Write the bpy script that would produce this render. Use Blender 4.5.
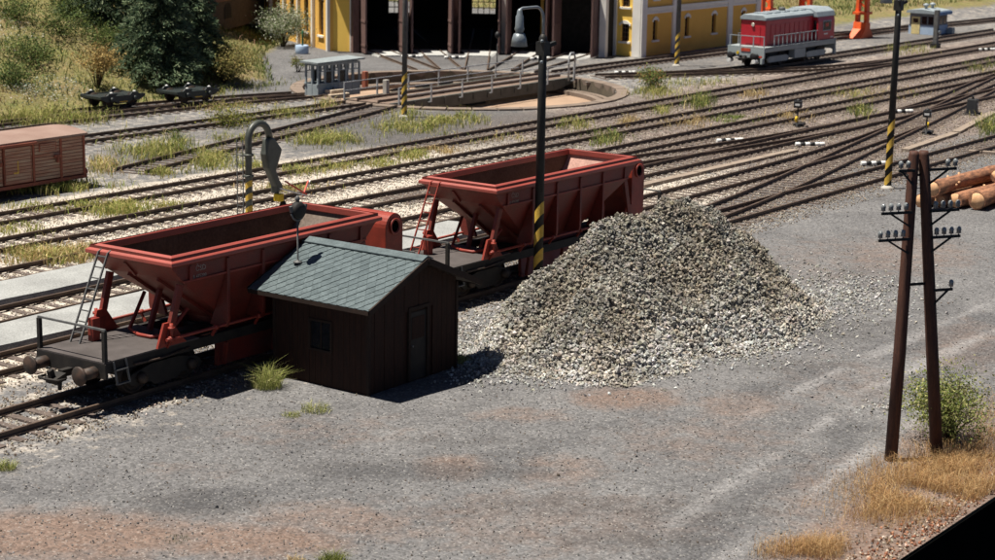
import bpy, bmesh, math, random
import numpy as np
from mathutils import Vector, Matrix
random.seed(7); RNG = np.random.default_rng(11)
for o in list(bpy.data.objects): bpy.data.objects.remove(o)
SC = bpy.context.scene
COL = SC.collection

# ------------------------------------------------------------------ camera
F_PX, PITCH, YAW, ROLL, ZC = 1922.16, 0.214696, 0.623850, 0.0170865, 13.572
CXP, CYP = 497.5, 280.0
_fw = np.array([math.cos(YAW)*math.cos(PITCH), math.sin(YAW)*math.cos(PITCH), -math.sin(PITCH)])
_r = np.array([math.sin(YAW), -math.cos(YAW), 0.0]); _u = np.cross(_r, _fw)
_c, _s = math.cos(ROLL), math.sin(ROLL)
R2, U2 = _c*_r + _s*_u, -_s*_r + _c*_u
cam_d = bpy.data.cameras.new('camera'); cam = bpy.data.objects.new('camera', cam_d); COL.objects.link(cam)
cam.matrix_world = Matrix(((R2[0], U2[0], -_fw[0], 0), (R2[1], U2[1], -_fw[1], 0), (R2[2], U2[2], -_fw[2], ZC), (0, 0, 0, 1)))
cam_d.sensor_width = 36; cam_d.lens = 36*F_PX/995.0; cam_d.clip_start = 0.5; cam_d.clip_end = 3000
cam_d.dof.use_dof = True; cam_d.dof.focus_distance = 54; cam_d.dof.aperture_fstop = 1.2
SC.camera = cam

# ------------------------------------------------------------------ sky and sun
SUN = Vector((-0.22, 0.23, 1.0)).normalized()
w = bpy.data.worlds.new('World'); SC.world = w; w.use_nodes = True
nt = w.node_tree; nt.nodes.clear()
sky = nt.nodes.new('ShaderNodeTexSky'); sky.sky_type = 'NISHITA'; sky.sun_disc = False; sky.air_density = 0.3; sky.dust_density = 0.2
sky.sun_elevation = math.asin(SUN.z); sky.sun_rotation = math.atan2(SUN.x, SUN.y)
bg = nt.nodes.new('ShaderNodeBackground'); bg.inputs[1].default_value = 0.05
wo = nt.nodes.new('ShaderNodeOutputWorld')
nt.links.new(sky.outputs[0], bg.inputs[0]); nt.links.new(bg.outputs[0], wo.inputs[0])
sd = bpy.data.lights.new('sun', 'SUN'); sd.energy = 5.0; sd.angle = math.radians(0.6); sd.color = (1.0, 0.94, 0.83)
so = bpy.data.objects.new('sun', sd); COL.objects.link(so); so.rotation_euler = (-SUN).to_track_quat('-Z', 'Y').to_euler(); so.location = (40, 40, 90)
SC.view_settings.view_transform = 'Standard'; SC.view_settings.look = 'None'
SC.view_settings.exposure = 0.85; SC.view_settings.gamma = 1.0; SC.view_settings.use_curve_mapping = False
SC.render.engine = 'CYCLES'

# ------------------------------------------------------------------ photo pixel -> place
def ray(x, y): return R2*(x-CXP) - U2*(y-CYP) + _fw*F_PX
def G(x, y, z=0.0):
    d = ray(x, y); t = (z-ZC)/d[2]; return (d[0]*t, d[1]*t, z)
def PY(x, y, Y):
    d = ray(x, y); t = Y/d[1]; return (d[0]*t, Y, ZC+d[2]*t)
def proj(X, Y, Z):
    v = np.array([X, Y, Z-ZC]); q = v@_fw
    return CXP+F_PX*(v@R2)/q, CYP-F_PX*(v@U2)/q
def in_frame(X, Y, Z=0.0, m=12):
    x, y = proj(X, Y, Z); return -m < x < 995+m and -m < y < 560+m

# ------------------------------------------------------------------ numpy noise
_T = np.random.default_rng(3).random((256, 256))
def vnoise(x, y):
    x = np.asarray(x, float); y = np.asarray(y, float)
    xi = np.floor(x).astype(int); yi = np.floor(y).astype(int); fx = x-xi; fy = y-yi
    fx = fx*fx*(3-2*fx); fy = fy*fy*(3-2*fy)
    g = lambda a, b: _T[a % 256, b % 256]
    return (g(xi, yi)*(1-fx)+g(xi+1, yi)*fx)*(1-fy)+(g(xi, yi+1)*(1-fx)+g(xi+1, yi+1)*fx)*fy
def fbm(x, y, o=3):
    s = 0; a = 0.5
    for i in range(o): s = s+a*vnoise(x*2**i+17*i, y*2**i+5*i); a *= 0.5
    return s/(1-0.5**o)
def sstep(a, b, v):
    t = np.clip((np.asarray(v, float)-a)/(b-a), 0, 1); return t*t*(3-2*t)

# ------------------------------------------------------------------ materials
MATS = {}
def lin(c):
    return tuple(((v/12.92) if v <= 0.04045 else ((v+0.055)/1.055)**2.4) for v in c)
def mat(name, c1, c2=None, rough=0.7, scale=3.0, detail=6, fine=0.15, fscale=40.0, bump=0.15, metal=0.0, spec=0.3, stretch=(1, 1, 1), lo=0.35, hi=0.65, bscale=None, attr=None):
    """two colours mixed by noise, fine grain on top, bump; attr: per-piece colour attribute multiplied in"""
    if name in MATS: return MATS[name]
    m = bpy.data.materials.new(name); m.use_nodes = True; MATS[name] = m
    n = m.node_tree.nodes; l = m.node_tree.links; b = n['Principled BSDF']
    b.inputs['Roughness'].default_value = rough; b.inputs['Metallic'].default_value = metal
    b.inputs['Specular IOR Level'].default_value = spec
    c2 = c2 or tuple(v*0.7 for v in c1)
    tc = n.new('ShaderNodeTexCoord'); mp = n.new('ShaderNodeMapping'); mp.inputs['Scale'].default_value = stretch
    l.new(tc.outputs['Object'], mp.inputs[0])
    oi = n.new('ShaderNodeObjectInfo'); ad = n.new('ShaderNodeVectorMath'); ad.operation = 'ADD'
    sc = n.new('ShaderNodeVectorMath'); sc.operation = 'SCALE'; sc.inputs[0].default_value = (37, 19, 23)
    l.new(oi.outputs['Random'], sc.inputs['Scale']); l.new(mp.outputs[0], ad.inputs[0]); l.new(sc.outputs[0], ad.inputs[1])
    n1 = n.new('ShaderNodeTexNoise'); n1.inputs['Scale'].default_value = scale; n1.inputs['Detail'].default_value = detail
    l.new(ad.outputs[0], n1.inputs[0])
    mr = n.new('ShaderNodeMapRange'); mr.inputs[1].default_value = lo; mr.inputs[2].default_value = hi; l.new(n1.outputs[0], mr.inputs[0])
    mx = n.new('ShaderNodeMix'); mx.data_type = 'RGBA'; mx.inputs[6].default_value = (*c1, 1); mx.inputs[7].default_value = (*c2, 1)
    l.new(mr.outputs[0], mx.inputs[0])
    n2 = n.new('ShaderNodeTexNoise'); n2.inputs['Scale'].default_value = fscale; n2.inputs['Detail'].default_value = 3; l.new(ad.outputs[0], n2.inputs[0])
    m2 = n.new('ShaderNodeMapRange'); m2.inputs[1].default_value = 0.3; m2.inputs[2].default_value = 0.7; m2.inputs[3].default_value = 1-fine; m2.inputs[4].default_value = 1+fine
    l.new(n2.outputs[0], m2.inputs[0])
    mu = n.new('ShaderNodeMix'); mu.data_type = 'RGBA'; mu.blend_type = 'MULTIPLY'; mu.inputs[0].default_value = 1.0
    l.new(mx.outputs[2], mu.inputs[6]); l.new(m2.outputs[0], mu.inputs[7])
    out = mu.outputs[2]
    if attr:
        at = n.new('ShaderNodeAttribute'); at.attribute_name = attr
        m3 = n.new('ShaderNodeMix'); m3.data_type = 'RGBA'; m3.blend_type = 'MULTIPLY'; m3.inputs[0].default_value = 1.0
        l.new(out, m3.inputs[6]); l.new(at.outputs['Color'], m3.inputs[7]); out = m3.outputs[2]
    l.new(out, b.inputs['Base Color'])
    if bump:
        bp = n.new('ShaderNodeBump'); bp.inputs['Strength'].default_value = bump; bp.inputs['Distance'].default_value = 0.03
        l.new(n2.outputs[0], bp.inputs['Height']); l.new(bp.outputs[0], b.inputs['Normal'])
    return m
def leafmat(name):
    m = bpy.data.materials.new(name); m.use_nodes = True; MATS[name] = m
    n = m.node_tree.nodes; l = m.node_tree.links; b = n['Principled BSDF']
    at = n.new('ShaderNodeAttribute'); at.attribute_name = 'Col'
    l.new(at.outputs['Color'], b.inputs['Base Color']); b.inputs['Roughness'].default_value = 0.75
    b.inputs['Specular IOR Level'].default_value = 0.15
    tr = n.new('ShaderNodeBsdfTranslucent'); l.new(at.outputs['Color'], tr.inputs[0])
    ms = n.new('ShaderNodeMixShader'); ms.inputs[0].default_value = 0.3
    l.new(b.outputs[0], ms.inputs[1]); l.new(tr.outputs[0], ms.inputs[2]); l.new(ms.outputs[0], n['Material Output'].inputs[0])
    return m

# ------------------------------------------------------------------ object helpers
def tag(o, label=None, cat=None, group=None, kind=None):
    if label: o['label'] = label
    if cat: o['category'] = cat
    if group: o['group'] = group
    if kind: o['kind'] = kind
    return o
def thing(name, label, cat, loc=(0, 0, 0), rz=0.0, group=None):
    o = bpy.data.objects.new(name, None); COL.objects.link(o); o.location = loc; o.rotation_euler = (0, 0, rz); o.empty_display_size = 0.3
    return tag(o, label, cat, group)
def link(name, me, parent=None, loc=None, bevel=0, smooth=False):
    o = bpy.data.objects.new(name, me); COL.objects.link(o)
    if parent: o.parent = parent
    if loc is not None: o.location = loc
    if bevel:
        b = o.modifiers.new('bevel', 'BEVEL'); b.width = bevel; b.segments = 2; b.limit_method = 'ANGLE'; b.angle_limit = math.radians(40)
    return o
def copy_tree(o, parent=None):
    c = o.copy(); COL.objects.link(c); c.parent = parent
    for ch in list(o.children): copy_tree(ch, c)
    return c
def npmesh(name, V, Fc, m, parent=None, col=None, smooth=False):
    V = np.asarray(V, np.float32); Fc = np.asarray(Fc, np.int32); k = Fc.shape[1]
    me = bpy.data.meshes.new(name)
    me.vertices.add(len(V)); me.vertices.foreach_set('co', V.ravel())
    me.loops.add(Fc.size); me.loops.foreach_set('vertex_index', Fc.ravel())
    me.polygons.add(len(Fc)); me.polygons.foreach_set('loop_start', np.arange(0, Fc.size, k, dtype=np.int32))
    me.polygons.foreach_set('loop_total', np.full(len(Fc), k, np.int32))
    me.update(calc_edges=True)
    me.polygons.foreach_set('use_smooth', np.full(len(Fc), bool(smooth)))
    if col is not None:
        for an, cv in (col.items() if isinstance(col, dict) else (('Col', col),)):
            a = me.attributes.new(an, 'FLOAT_COLOR', 'POINT')
            c4 = np.ones((len(V), 4), np.float32); c4[:, :3] = cv; a.data.foreach_set('color', c4.ravel())
    me.materials.append(m)
    return link(name, me, parent)
class MB:
    def __init__(s): s.v = []; s.f = []; s.sm = []
    def add(s, vs, fs, smooth=False):
        b = len(s.v); s.v += [tuple(p) for p in vs]; s.f += [tuple(i+b for i in f) for f in fs]; s.sm += [smooth]*len(fs); return s
    def box(s, x0, x1, y0, y1, z0, z1):
        x0, x1 = min(x0, x1), max(x0, x1); y0, y1 = min(y0, y1), max(y0, y1); z0, z1 = min(z0, z1), max(z0, z1)
        return s.add([(x, y, z) for z in (z0, z1) for y in (y0, y1) for x in (x0, x1)],
                     [(0, 2, 3, 1), (4, 5, 7, 6), (0, 1, 5, 4), (2, 6, 7, 3), (0, 4, 6, 2), (1, 3, 7, 5)])
    def hexa(s, b, t):   # two quads (ccw from above)
        return s.add(list(b)+list(t), [(3, 2, 1, 0), (4, 5, 6, 7), (0, 1, 5, 4), (1, 2, 6, 5), (2, 3, 7, 6), (3, 0, 4, 7)])
    def beam(s, p, q, w, h, up=(0, 0, 1)):
        p = Vector(p); q = Vector(q); d = (q-p).normalized(); u = Vector(up)
        if abs(d.dot(u)) > 0.98: u = Vector((1, 0, 0))
        sx = d.cross(u).normalized()*w/2; su = sx.cross(d).normalized()*h/2
        return s.add([p-sx-su, p+sx-su, p+sx+su, p-sx+su, q-sx-su, q+sx-su, q+sx+su, q-sx+su],
                     [(0, 3, 2, 1), (4, 5, 6, 7), (0, 1, 5, 4), (1, 2, 6, 5), (2, 3, 7, 6), (3, 0, 4, 7)][0:6])
    def tube(s, p, q, r, n=10, r2=None):
        return s.path([p, q], [r, r if r2 is None else r2], n)
    def path(s, pts, rad, n=10, cap=True):
        pts = [Vector(p) for p in pts]
        if not isinstance(rad, (list, tuple)): rad = [rad]*len(pts)
        vs = []; fs = []; ref = None
        for i, p in enumerate(pts):
            d = (pts[min(i+1, len(pts)-1)]-pts[max(i-1, 0)]).normalized()
            if ref is None:
                ref = Vector((0, 0, 1)) if abs(d.z) < 0.9 else Vector((1, 0, 0))
            a = d.cross(ref).normalized(); b = a.cross(d).normalized(); ref = b
            for k in range(n):
                t = 2*math.pi*k/n; vs.append(p+(a*math.cos(t)+b*math.sin(t))*rad[i])
        for i in range(len(pts)-1):
            for k in range(n):
                fs.append((i*n+k, i*n+(k+1) % n, (i+1)*n+(k+1) % n, (i+1)*n+k))
        b0 = len(s.v); s.add(vs, fs, True)
        if cap:
            s.f.append(tuple(b0+k for k in range(n))[::-1]); s.f.append(tuple(b0+(len(pts)-1)*n+k for k in range(n))); s.sm += [False, False]
        return s
    def lathe(s, prof, o=(0, 0, 0), n=16, axis='z'):
        vs = []; fs = []
        for r, z in prof:
            for k in range(n):
                t = 2*math.pi*k/n; a, b = r*math.cos(t), r*math.sin(t)
                q = {'z': (a, b, z), 'x': (z, a, b), 'y': (b, z, a)}[axis]
                vs.append((o[0]+q[0], o[1]+q[1], o[2]+q[2]))
        for i in range(len(prof)-1):
            for k in range(n): fs.append((i*n+k, i*n+(k+1) % n, (i+1)*n+(k+1) % n, (i+1)*n+k))
        b0 = len(s.v); s.add(vs, fs, True)
        s.f.append(tuple(b0+k for k in range(n))[::-1]); s.f.append(tuple(b0+(len(prof)-1)*n+k for k in range(n))); s.sm += [False, False]
        return s
    def prism(s, poly, a0, a1, plane='xz'):
        """extrude a polygon; plane 'xz': along y, 'yz': along x, 'xy': along z"""
        n = len(poly); mk = {'xz': lambda u, v, a: (u, a, v), 'yz': lambda u, v, a: (a, u, v), 'xy': lambda u, v, a: (u, v, a)}[plane]
        vs = [mk(u, v, a0) for u, v in poly]+[mk(u, v, a1) for u, v in poly]
        fs = [tuple(range(n))[::-1], tuple(range(n, 2*n))]+[(i, (i+1) % n, n+(i+1) % n, n+i) for i in range(n)]
        return s.add(vs, fs)
    def build(s, name, m, parent=None, loc=None, bevel=0, label=None):
        me = bpy.data.meshes.new(name); me.from_pydata([tuple(v) for v in s.v], [], s.f)
        me.polygons.foreach_set('use_smooth', s.sm)
        bm = bmesh.new(); bm.from_mesh(me); bmesh.ops.recalc_face_normals(bm, faces=bm.faces); bm.to_mesh(me); bm.free()
        me.materials.append(m); me.update()
        o = link(name, me, parent, loc, bevel)
        if label: o['label'] = label
        return o
def text_mesh(name, body, size, m, parent, mtx, extrude=0.002):
    cu = bpy.data.curves.new(name, 'FONT'); cu.body = body; cu.size = size; cu.extrude = extrude; cu.align_x = 'LEFT'; cu.resolution_u = 2
    t = bpy.data.objects.new(name, cu); COL.objects.link(t)
    dg = bpy.context.evaluated_depsgraph_get(); me = bpy.data.meshes.new_from_object(t.evaluated_get(dg))
    bpy.data.objects.remove(t); me.materials.clear(); me.materials.append(m)
    o = link(name, me, parent); o.matrix_local = mtx; return o

# ------------------------------------------------------------------ scattered pieces (numpy)
def _ico():
    t = (1+5**0.5)/2
    v = np.array([(-1, t, 0), (1, t, 0), (-1, -t, 0), (1, -t, 0), (0, -1, t), (0, 1, t), (0, -1, -t), (0, 1, -t), (t, 0, -1), (t, 0, 1), (-t, 0, -1), (-t, 0, 1)], float)
    v /= np.linalg.norm(v[0])
    f = np.array([(0, 11, 5), (0, 5, 1), (0, 1, 7), (0, 7, 10), (0, 10, 11), (1, 5, 9), (5, 11, 4), (11, 10, 2), (10, 7, 6), (7, 1, 8), (3, 9, 4), (3, 4, 2), (3, 2, 6), (3, 6, 8), (3, 8, 9), (4, 9, 5), (2, 4, 11), (6, 2, 10), (8, 6, 7), (9, 8, 1)])
    return v, f
_oct = (np.array([(1, 0, 0), (-1, 0, 0), (0, 1, 0), (0, -1, 0), (0, 0, 1), (0, 0, -1)], float), np.array([(0, 2, 4), (2, 1, 4), (1, 3, 4), (3, 0, 4), (2, 0, 5), (1, 2, 5), (3, 1, 5), (0, 3, 5)]))
def rand_rot(n):
    q = RNG.normal(size=(n, 4)); q /= np.linalg.norm(q, axis=1)[:, None]; w_, x, y, z = q.T
    return np.stack([1-2*(y*y+z*z), 2*(x*y-z*w_), 2*(x*z+y*w_), 2*(x*y+z*w_), 1-2*(x*x+z*z), 2*(y*z-x*w_), 2*(x*z-y*w_), 2*(y*z+x*w_), 1-2*(x*x+y*y)], 1).reshape(n, 3, 3)
def stones(name, P, size, cols, m, parent=None, ico=False, flat=0.7):
    bv, bf = _ico() if ico else _oct
    n = len(P); k = len(bv)
    V = bv[None]*(0.72+0.56*RNG.random((n, k, 1)))
    V = V*(np.array([1, 0.85, flat])[None, None]*(0.8+0.4*RNG.random((n, 1, 3))))
    V = np.einsum('nij,nkj->nki', rand_rot(n), V)*np.asarray(size)[:, None, None]*0.5+np.asarray(P)[:, None]
    Fc = bf[None]+(np.arange(n)*k)[:, None, None]
    return npmesh(name, V.reshape(-1, 3), Fc.reshape(-1, 3), m, parent, np.repeat(cols, k, 0))
def blades(name, P, h, wd, lean, cols, m, parent=None, curve=0.5):
    """grass blades: two-segment tapering strips"""
    n = len(P); P = np.asarray(P, float); a = RNG.random(n)*2*np.pi; b = RNG.random(n)*2*np.pi
    d = np.stack([np.cos(a), np.sin(a), np.zeros(n)], 1); s = np.stack([np.cos(b), np.sin(b), np.zeros(n)], 1)*np.asarray(wd)[:, None]/2
    h = np.asarray(h)[:, None]; L = np.asarray(lean)[:, None]
    mid = P+d*h*L*0.4+np.array([0, 0, 1])*h*0.6; tip = P+d*h*L*(1+curve)+np.array([0, 0, 1])*h*(1-0.3*L)
    V = np.stack([P-s, P+s, mid+s*0.7, mid-s*0.7, tip], 1)
    i = np.arange(n)[:, None]*5
    Fc = np.concatenate([i+[0, 1, 2], i+[0, 2, 3], i+[3, 2, 4]], 0)
    return npmesh(name, V.reshape(-1, 3), Fc, m, parent, np.repeat(cols, 5, 0))
def leaves(name, P, size, cols, m, parent=None, aspect=0.6, updir=0.0):
    n = len(P); Rm = rand_rot(n); P = np.asarray(P); sz = np.asarray(size)[:, None]
    u = Rm[:, :, 0]*sz*0.5; v = Rm[:, :, 1]*sz*0.5*aspect
    V = np.stack([P-u, P+v, P+u, P-v], 1); i = np.arange(n)[:, None]*4
    return npmesh(name, V.reshape(-1, 3), i+[0, 1, 2, 3], m, parent, np.repeat(cols, 4, 0))
def pick(pal, n, jit=0.18, p=None):
    pal = np.asarray(pal, float); c = pal[RNG.choice(len(pal), n, p=p)]
    return np.clip(c*(1+jit*RNG.normal(size=(n, 1)))*(1+0.025*RNG.normal(size=(n, 3))), 0.004, 0.9)
# ------------------------------------------------------------------ ground
M_rail = mat('rail_steel', (0.115, 0.078, 0.056), (0.065, 0.043, 0.032), rough=0.55, scale=2.0, fine=0.25, spec=0.4)
M_railtop = mat('rail_head', (0.22, 0.18, 0.15), (0.14, 0.10, 0.08), rough=0.4, metal=0.4, scale=1.0)
M_sleeper = mat('sleeper_wood', (0.13, 0.10, 0.085), (0.07, 0.055, 0.05), rough=0.9, scale=4, stretch=(6, 1, 1), fine=0.3)
M_stone = mat('ballast_stone', (0.98, 0.98, 0.98), (0.8, 0.79, 0.78), rough=0.9, scale=9, fine=0.2, attr='Col')
M_leaf = leafmat('foliage'); M_blade = leafmat('grass_blade')
M_black = mat('black_board', (0.004, 0.004, 0.004), (0.003, 0.003, 0.003), rough=0.9, bump=0, spec=0.0)
M_conc = mat('concrete', (0.42, 0.40, 0.37), (0.30, 0.28, 0.25), rough=0.9, scale=1.5, fine=0.15)
M_platg = mat('platform_gravel', (0.29, 0.295, 0.29), (0.225, 0.228, 0.225), rough=0.95, scale=0.8, fine=0.28, fscale=22, bump=0.5)

TT = (92.9, 69.9); TR = 9.65; RHC = (93.8, 69.6)      # turntable pit
def hill(X, Y):
    X = np.asarray(X, float); Y = np.asarray(Y, float)
    d1 = ((Y-81)-(X-85)*0.97)/1.39+2.5
    d = np.minimum(Y-79.6, np.where(X < 84, 1e3, d1))
    h = 0.40*np.maximum(0, d)
    h2 = 0.12*np.maximum(0, Y-71.6)*sstep(143, 152, X)
    h3 = 0.30*np.maximum(0, Y-118)
    h = np.maximum(np.maximum(h, h2), h3*sstep(100, 130, X))
    h = 24*np.tanh(h/24)
    return h+np.where(h > 0.05, 0.5*np.minimum(h, 1)*(fbm(X*0.25, Y*0.25)-0.5)*2, 0)
def micro(X, Y): return 0.05*(fbm(X*0.7, Y*0.7)-0.5)*sstep(0, 4, np.asarray(Y, float)-14)
YB = 14.72
blob_list = [  # photo x, y, half-width px, half-height px, strength : bare brown earth in the gravel
    (60, 535, 190, 32, 1.0), (250, 540, 130, 22, 0.9), (452, 467, 46, 14, 0.9), (560, 470, 60, 20, 0.5), (625, 398, 70, 14, 0.8), (740, 405, 60, 18, 0.55), (520, 415, 60, 10, 0.5),
    (905, 255, 90, 22, 0.5), (965, 345, 60, 30, 0.55), (860, 500, 120, 60, 0.45), (420, 530, 60, 20, 0.35), (180, 470, 60, 12, 0.25), (850, 380, 90, 30, 0.3), (560, 520, 200, 40, 0.42), (320, 430, 130, 20, 0.3), (330, 520, 120, 22, 0.6), (700, 440, 120, 30, 0.35), (840, 260, 120, 30, 0.3), (960, 470, 90, 70, 0.9), (900, 530, 100, 50, 0.9)]
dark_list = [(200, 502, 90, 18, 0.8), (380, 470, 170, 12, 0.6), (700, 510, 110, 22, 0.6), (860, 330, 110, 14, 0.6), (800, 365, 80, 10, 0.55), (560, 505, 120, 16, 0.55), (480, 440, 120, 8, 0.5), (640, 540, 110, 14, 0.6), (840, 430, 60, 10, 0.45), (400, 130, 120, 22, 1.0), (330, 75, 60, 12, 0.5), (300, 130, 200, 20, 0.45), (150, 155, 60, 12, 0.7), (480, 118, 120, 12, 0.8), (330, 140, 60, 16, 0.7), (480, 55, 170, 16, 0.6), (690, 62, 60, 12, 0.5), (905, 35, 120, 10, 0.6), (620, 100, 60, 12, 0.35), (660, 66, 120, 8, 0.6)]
def blobs(X, Y, lst):
    m = np.zeros_like(X)
    for px, py, a, b, s in lst:
        c = G(px, py); e1 = G(px+a, py); e2 = G(px, max(py-b, 2))
        B = np.array([[e1[0]-c[0], e2[0]-c[0]], [e1[1]-c[1], e2[1]-c[1]]]); Bi = np.linalg.inv(B)
        u = Bi[0, 0]*(X-c[0])+Bi[0, 1]*(Y-c[1]); v = Bi[1, 0]*(X-c[0])+Bi[1, 1]*(Y-c[1])
        m = np.maximum(m, s*(1-sstep(0.35, 1.25, np.hypot(u, v))))
    return m
def spaced(*segs):
    a = []
    for s, e, st in segs: a += list(np.arange(s, e-1e-6, st))
    return np.array(a+[segs[-1][1]])
gx = spaced((-30, 18, 3), (18, 60, 0.2), (60, 92, 0.3), (92, 185, 0.8), (185, 260, 4), (260, 700, 20))
gy = spaced((YB, 36, 0.2), (36, 112, 0.6), (112, 190, 2), (190, 700, 20))
GX, GY = np.meshgrid(gx, gy, indexing='ij')
GZ = hill(GX, GY)+micro(GX, GY)
def ruts(X, Y, lines=None, w0=0.03, w1=0.32):
    m = np.zeros_like(X)
    for pts in lines or ([(600, 575), (735, 480), (880, 385), (995, 330)], [(700, 575), (800, 500), (930, 405), (1010, 362)], [(730, 425), (830, 375), (995, 300)]):
        q = [G(*p)[:2] for p in pts]
        for (ax, ay), (bx, by) in zip(q[:-1], q[1:]):
            t = np.clip(((X-ax)*(bx-ax)+(Y-ay)*(by-ay))/((bx-ax)**2+(by-ay)**2), 0, 1)
            wv = 0.35*(fbm(X*0.35+ax, Y*0.35)-0.5)
            m = np.maximum(m, 1-sstep(w0, w1, np.abs(np.hypot(X-ax-t*(bx-ax), Y-ay-t*(by-ay))+wv)))
    return m*sstep(0.25, 0.6, fbm(X*0.5+3, Y*0.5))
pale = sstep(37.2, 39.5, GY)*(1-sstep(57.5, 60.5, GY))*(1-0.72*sstep(62, 82, GX))
pale = np.maximum(pale, 0.40*sstep(31, 35, GY+2*fbm(GX*.3, GY*.3)-1)*(1-sstep(37, 39, GY))*(1-sstep(60, 75, GX)*.6))
pale = np.maximum(pale, 0.35*sstep(57, 60, GY)*(1-sstep(74, 79, GY)))
brown = np.maximum(blobs(GX, GY, blob_list), 0.72*sstep(64, 84, GX)*sstep(37, 39, GY)*(1-sstep(60, 62, GY)))
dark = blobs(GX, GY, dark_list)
hz = hill(GX, GY)
grass = np.maximum(sstep(0.03, 0.5, hz), sstep(80, 82.5, GY-0.66*np.maximum(0, GX-83))*sstep(60, 63, GX)*1.0)
brown = np.maximum(brown, 1.2*sstep(2.2, 0.2, GY-YB-1.6*fbm(GX*.3, GY)))
grass = np.maximum(grass, sstep(77.8, 79.6, GY)*(1-sstep(80, 84, GX)))
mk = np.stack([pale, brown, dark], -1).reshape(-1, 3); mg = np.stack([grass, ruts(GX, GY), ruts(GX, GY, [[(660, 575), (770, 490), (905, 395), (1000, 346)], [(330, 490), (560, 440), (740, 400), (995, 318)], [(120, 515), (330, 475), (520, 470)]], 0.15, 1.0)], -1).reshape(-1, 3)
nx, ny = len(gx), len(gy)
ii = (np.arange(nx-1)[:, None]*ny+np.arange(ny-1)[None]).ravel()
FQ = np.stack([ii, ii+ny, ii+ny+1, ii+1], 1)
vr = np.hypot(GX-TT[0], GY-TT[1]).ravel()
FQ = FQ[~(vr[FQ] < TR+0.55).all(1)]
def ground_mat():
    m = bpy.data.materials.new('yard_ground'); m.use_nodes = True
    n = m.node_tree.nodes; l = m.node_tree.links; b = n['Principled BSDF']; b.inputs['Roughness'].default_value = 0.95; b.inputs['Specular IOR Level'].default_value = 0.15
    tc = n.new('ShaderNodeTexCoord')
    def noise(s, d=4, r=0.6):
        t = n.new('ShaderNodeTexNoise'); t.inputs['Scale'].default_value = s; t.inputs['Detail'].default_value = d; t.inputs['Roughness'].default_value = r; l.new(tc.outputs['Object'], t.inputs[0]); return t.outputs[0]
    def mix(f, a, c, mode='MIX'):
        x = n.new('ShaderNodeMix'); x.data_type = 'RGBA'; x.blend_type = mode
        for i, v in ((0, f), (6, a), (7, c)):
            if isinstance(v, (int, float)): x.inputs[i].default_value = v
            elif isinstance(v, tuple): x.inputs[i].default_value = (*v, 1)
            else: l.new(v, x.inputs[i])
        return x.outputs[2]
    def math_(op, a, c, cl=False):
        x = n.new('ShaderNodeMath'); x.operation = op; x.use_clamp = cl
        for i, v in ((0, a), (1, c)):
            if isinstance(v, (int, float)): x.inputs[i].default_value = v
            else: l.new(v, x.inputs[i])
        return x.outputs[0]
    def rng(v, a, c, lo=0.0, hi=1.0):
        x = n.new('ShaderNodeMapRange'); l.new(v, x.inputs[0])
        for i, q in zip((1, 2, 3, 4), (a, c, lo, hi)): x.inputs[i].default_value = q
        return x.outputs[0]
    def attr(nm):
        a = n.new('ShaderNodeAttribute'); a.attribute_name = nm; s = n.new('ShaderNodeSeparateColor'); l.new(a.outputs['Color'], s.inputs[0]); return s.outputs
    A = attr('mk'); Bm = attr('mg')
    vo = n.new('ShaderNodeTexVoronoi'); vo.inputs['Scale'].default_value = 13; l.new(tc.outputs['Object'], vo.inputs[0])
    v2 = n.new('ShaderNodeTexVoronoi'); v2.inputs['Scale'].default_value = 27; l.new(tc.outputs['Object'], v2.inputs[0])
    sp = n.new('ShaderNodeSeparateColor'); l.new(vo.outputs['Color'], sp.inputs[0])
    sp2 = n.new('ShaderNodeSeparateColor'); l.new(v2.outputs['Color'], sp2.inputs[0])
    big = noise(0.35, 5); med = noise(1.6, 6, 0.7); fin = noise(9, 4, 0.7)
    brk = math_('MULTIPLY', math_('SUBTRACT', med, 0.5), 1.6)
    def mask(x, a=0.3, c=0.7): return rng(math_('ADD', x, brk), a, c)
    grey = mix(rng(big, 0.35, 0.65), (0.138, 0.135, 0.137), (0.098, 0.096, 0.099))
    col = mix(math_('MULTIPLY', mask(A[1], 0.15, 1.0), 0.9), grey, mix(rng(fin, 0.3, 0.7), (0.172, 0.113, 0.088), (0.132, 0.098, 0.081)))
    palec = mix(rng(fin, 0.3, 0.7), (0.46, 0.42, 0.37), (0.36, 0.31, 0.26))
    col = mix(mask(A[0]), col, palec)
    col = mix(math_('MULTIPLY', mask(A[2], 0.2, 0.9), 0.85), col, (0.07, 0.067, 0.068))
    col = mix(math_('MULTIPLY', Bm[2], 0.5), col, (0.06, 0.06, 0.064)); col = mix(math_('MULTIPLY', Bm[1], 0.55), col, (0.235, 0.228, 0.23))
    gr = mix(rng(noise(0.22, 5, 0.65), 0.36, 0.62), mix(rng(noise(0.9, 5, 0.7), 0.35, 0.6), (0.085, 0.10, 0.03), (0.17, 0.155, 0.055)), mix(rng(med, 0.35, 0.65), (0.22, 0.155, 0.085), (0.12, 0.115, 0.04)))
    col = mix(mask(Bm[0]), col, gr)
    # per-stone value differences
    val = math_('ADD', math_('MULTIPLY', sp.outputs[0], 0.55), math_('MULTIPLY', sp2.outputs[1], 0.45))
    col = mix(1.0, col, rng(val, 0.15, 0.85, 0.66, 1.34), 'MULTIPLY')
    spk = rng(sp.outputs[2], 0.94, 0.98); col = mix(math_('MULTIPLY', spk, 0.3), col, (0.06, 0.06, 0.065))
    spk2 = rng(sp2.outputs[0], 0.95, 0.98); col = mix(math_('MULTIPLY', spk2, 0.35), col, (0.45, 0.43, 0.40))
    l.new(col, b.inputs['Base Color'])
    bp = n.new('ShaderNodeBump'); bp.inputs['Strength'].default_value = 0.9; bp.inputs['Distance'].default_value = 0.03
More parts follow.
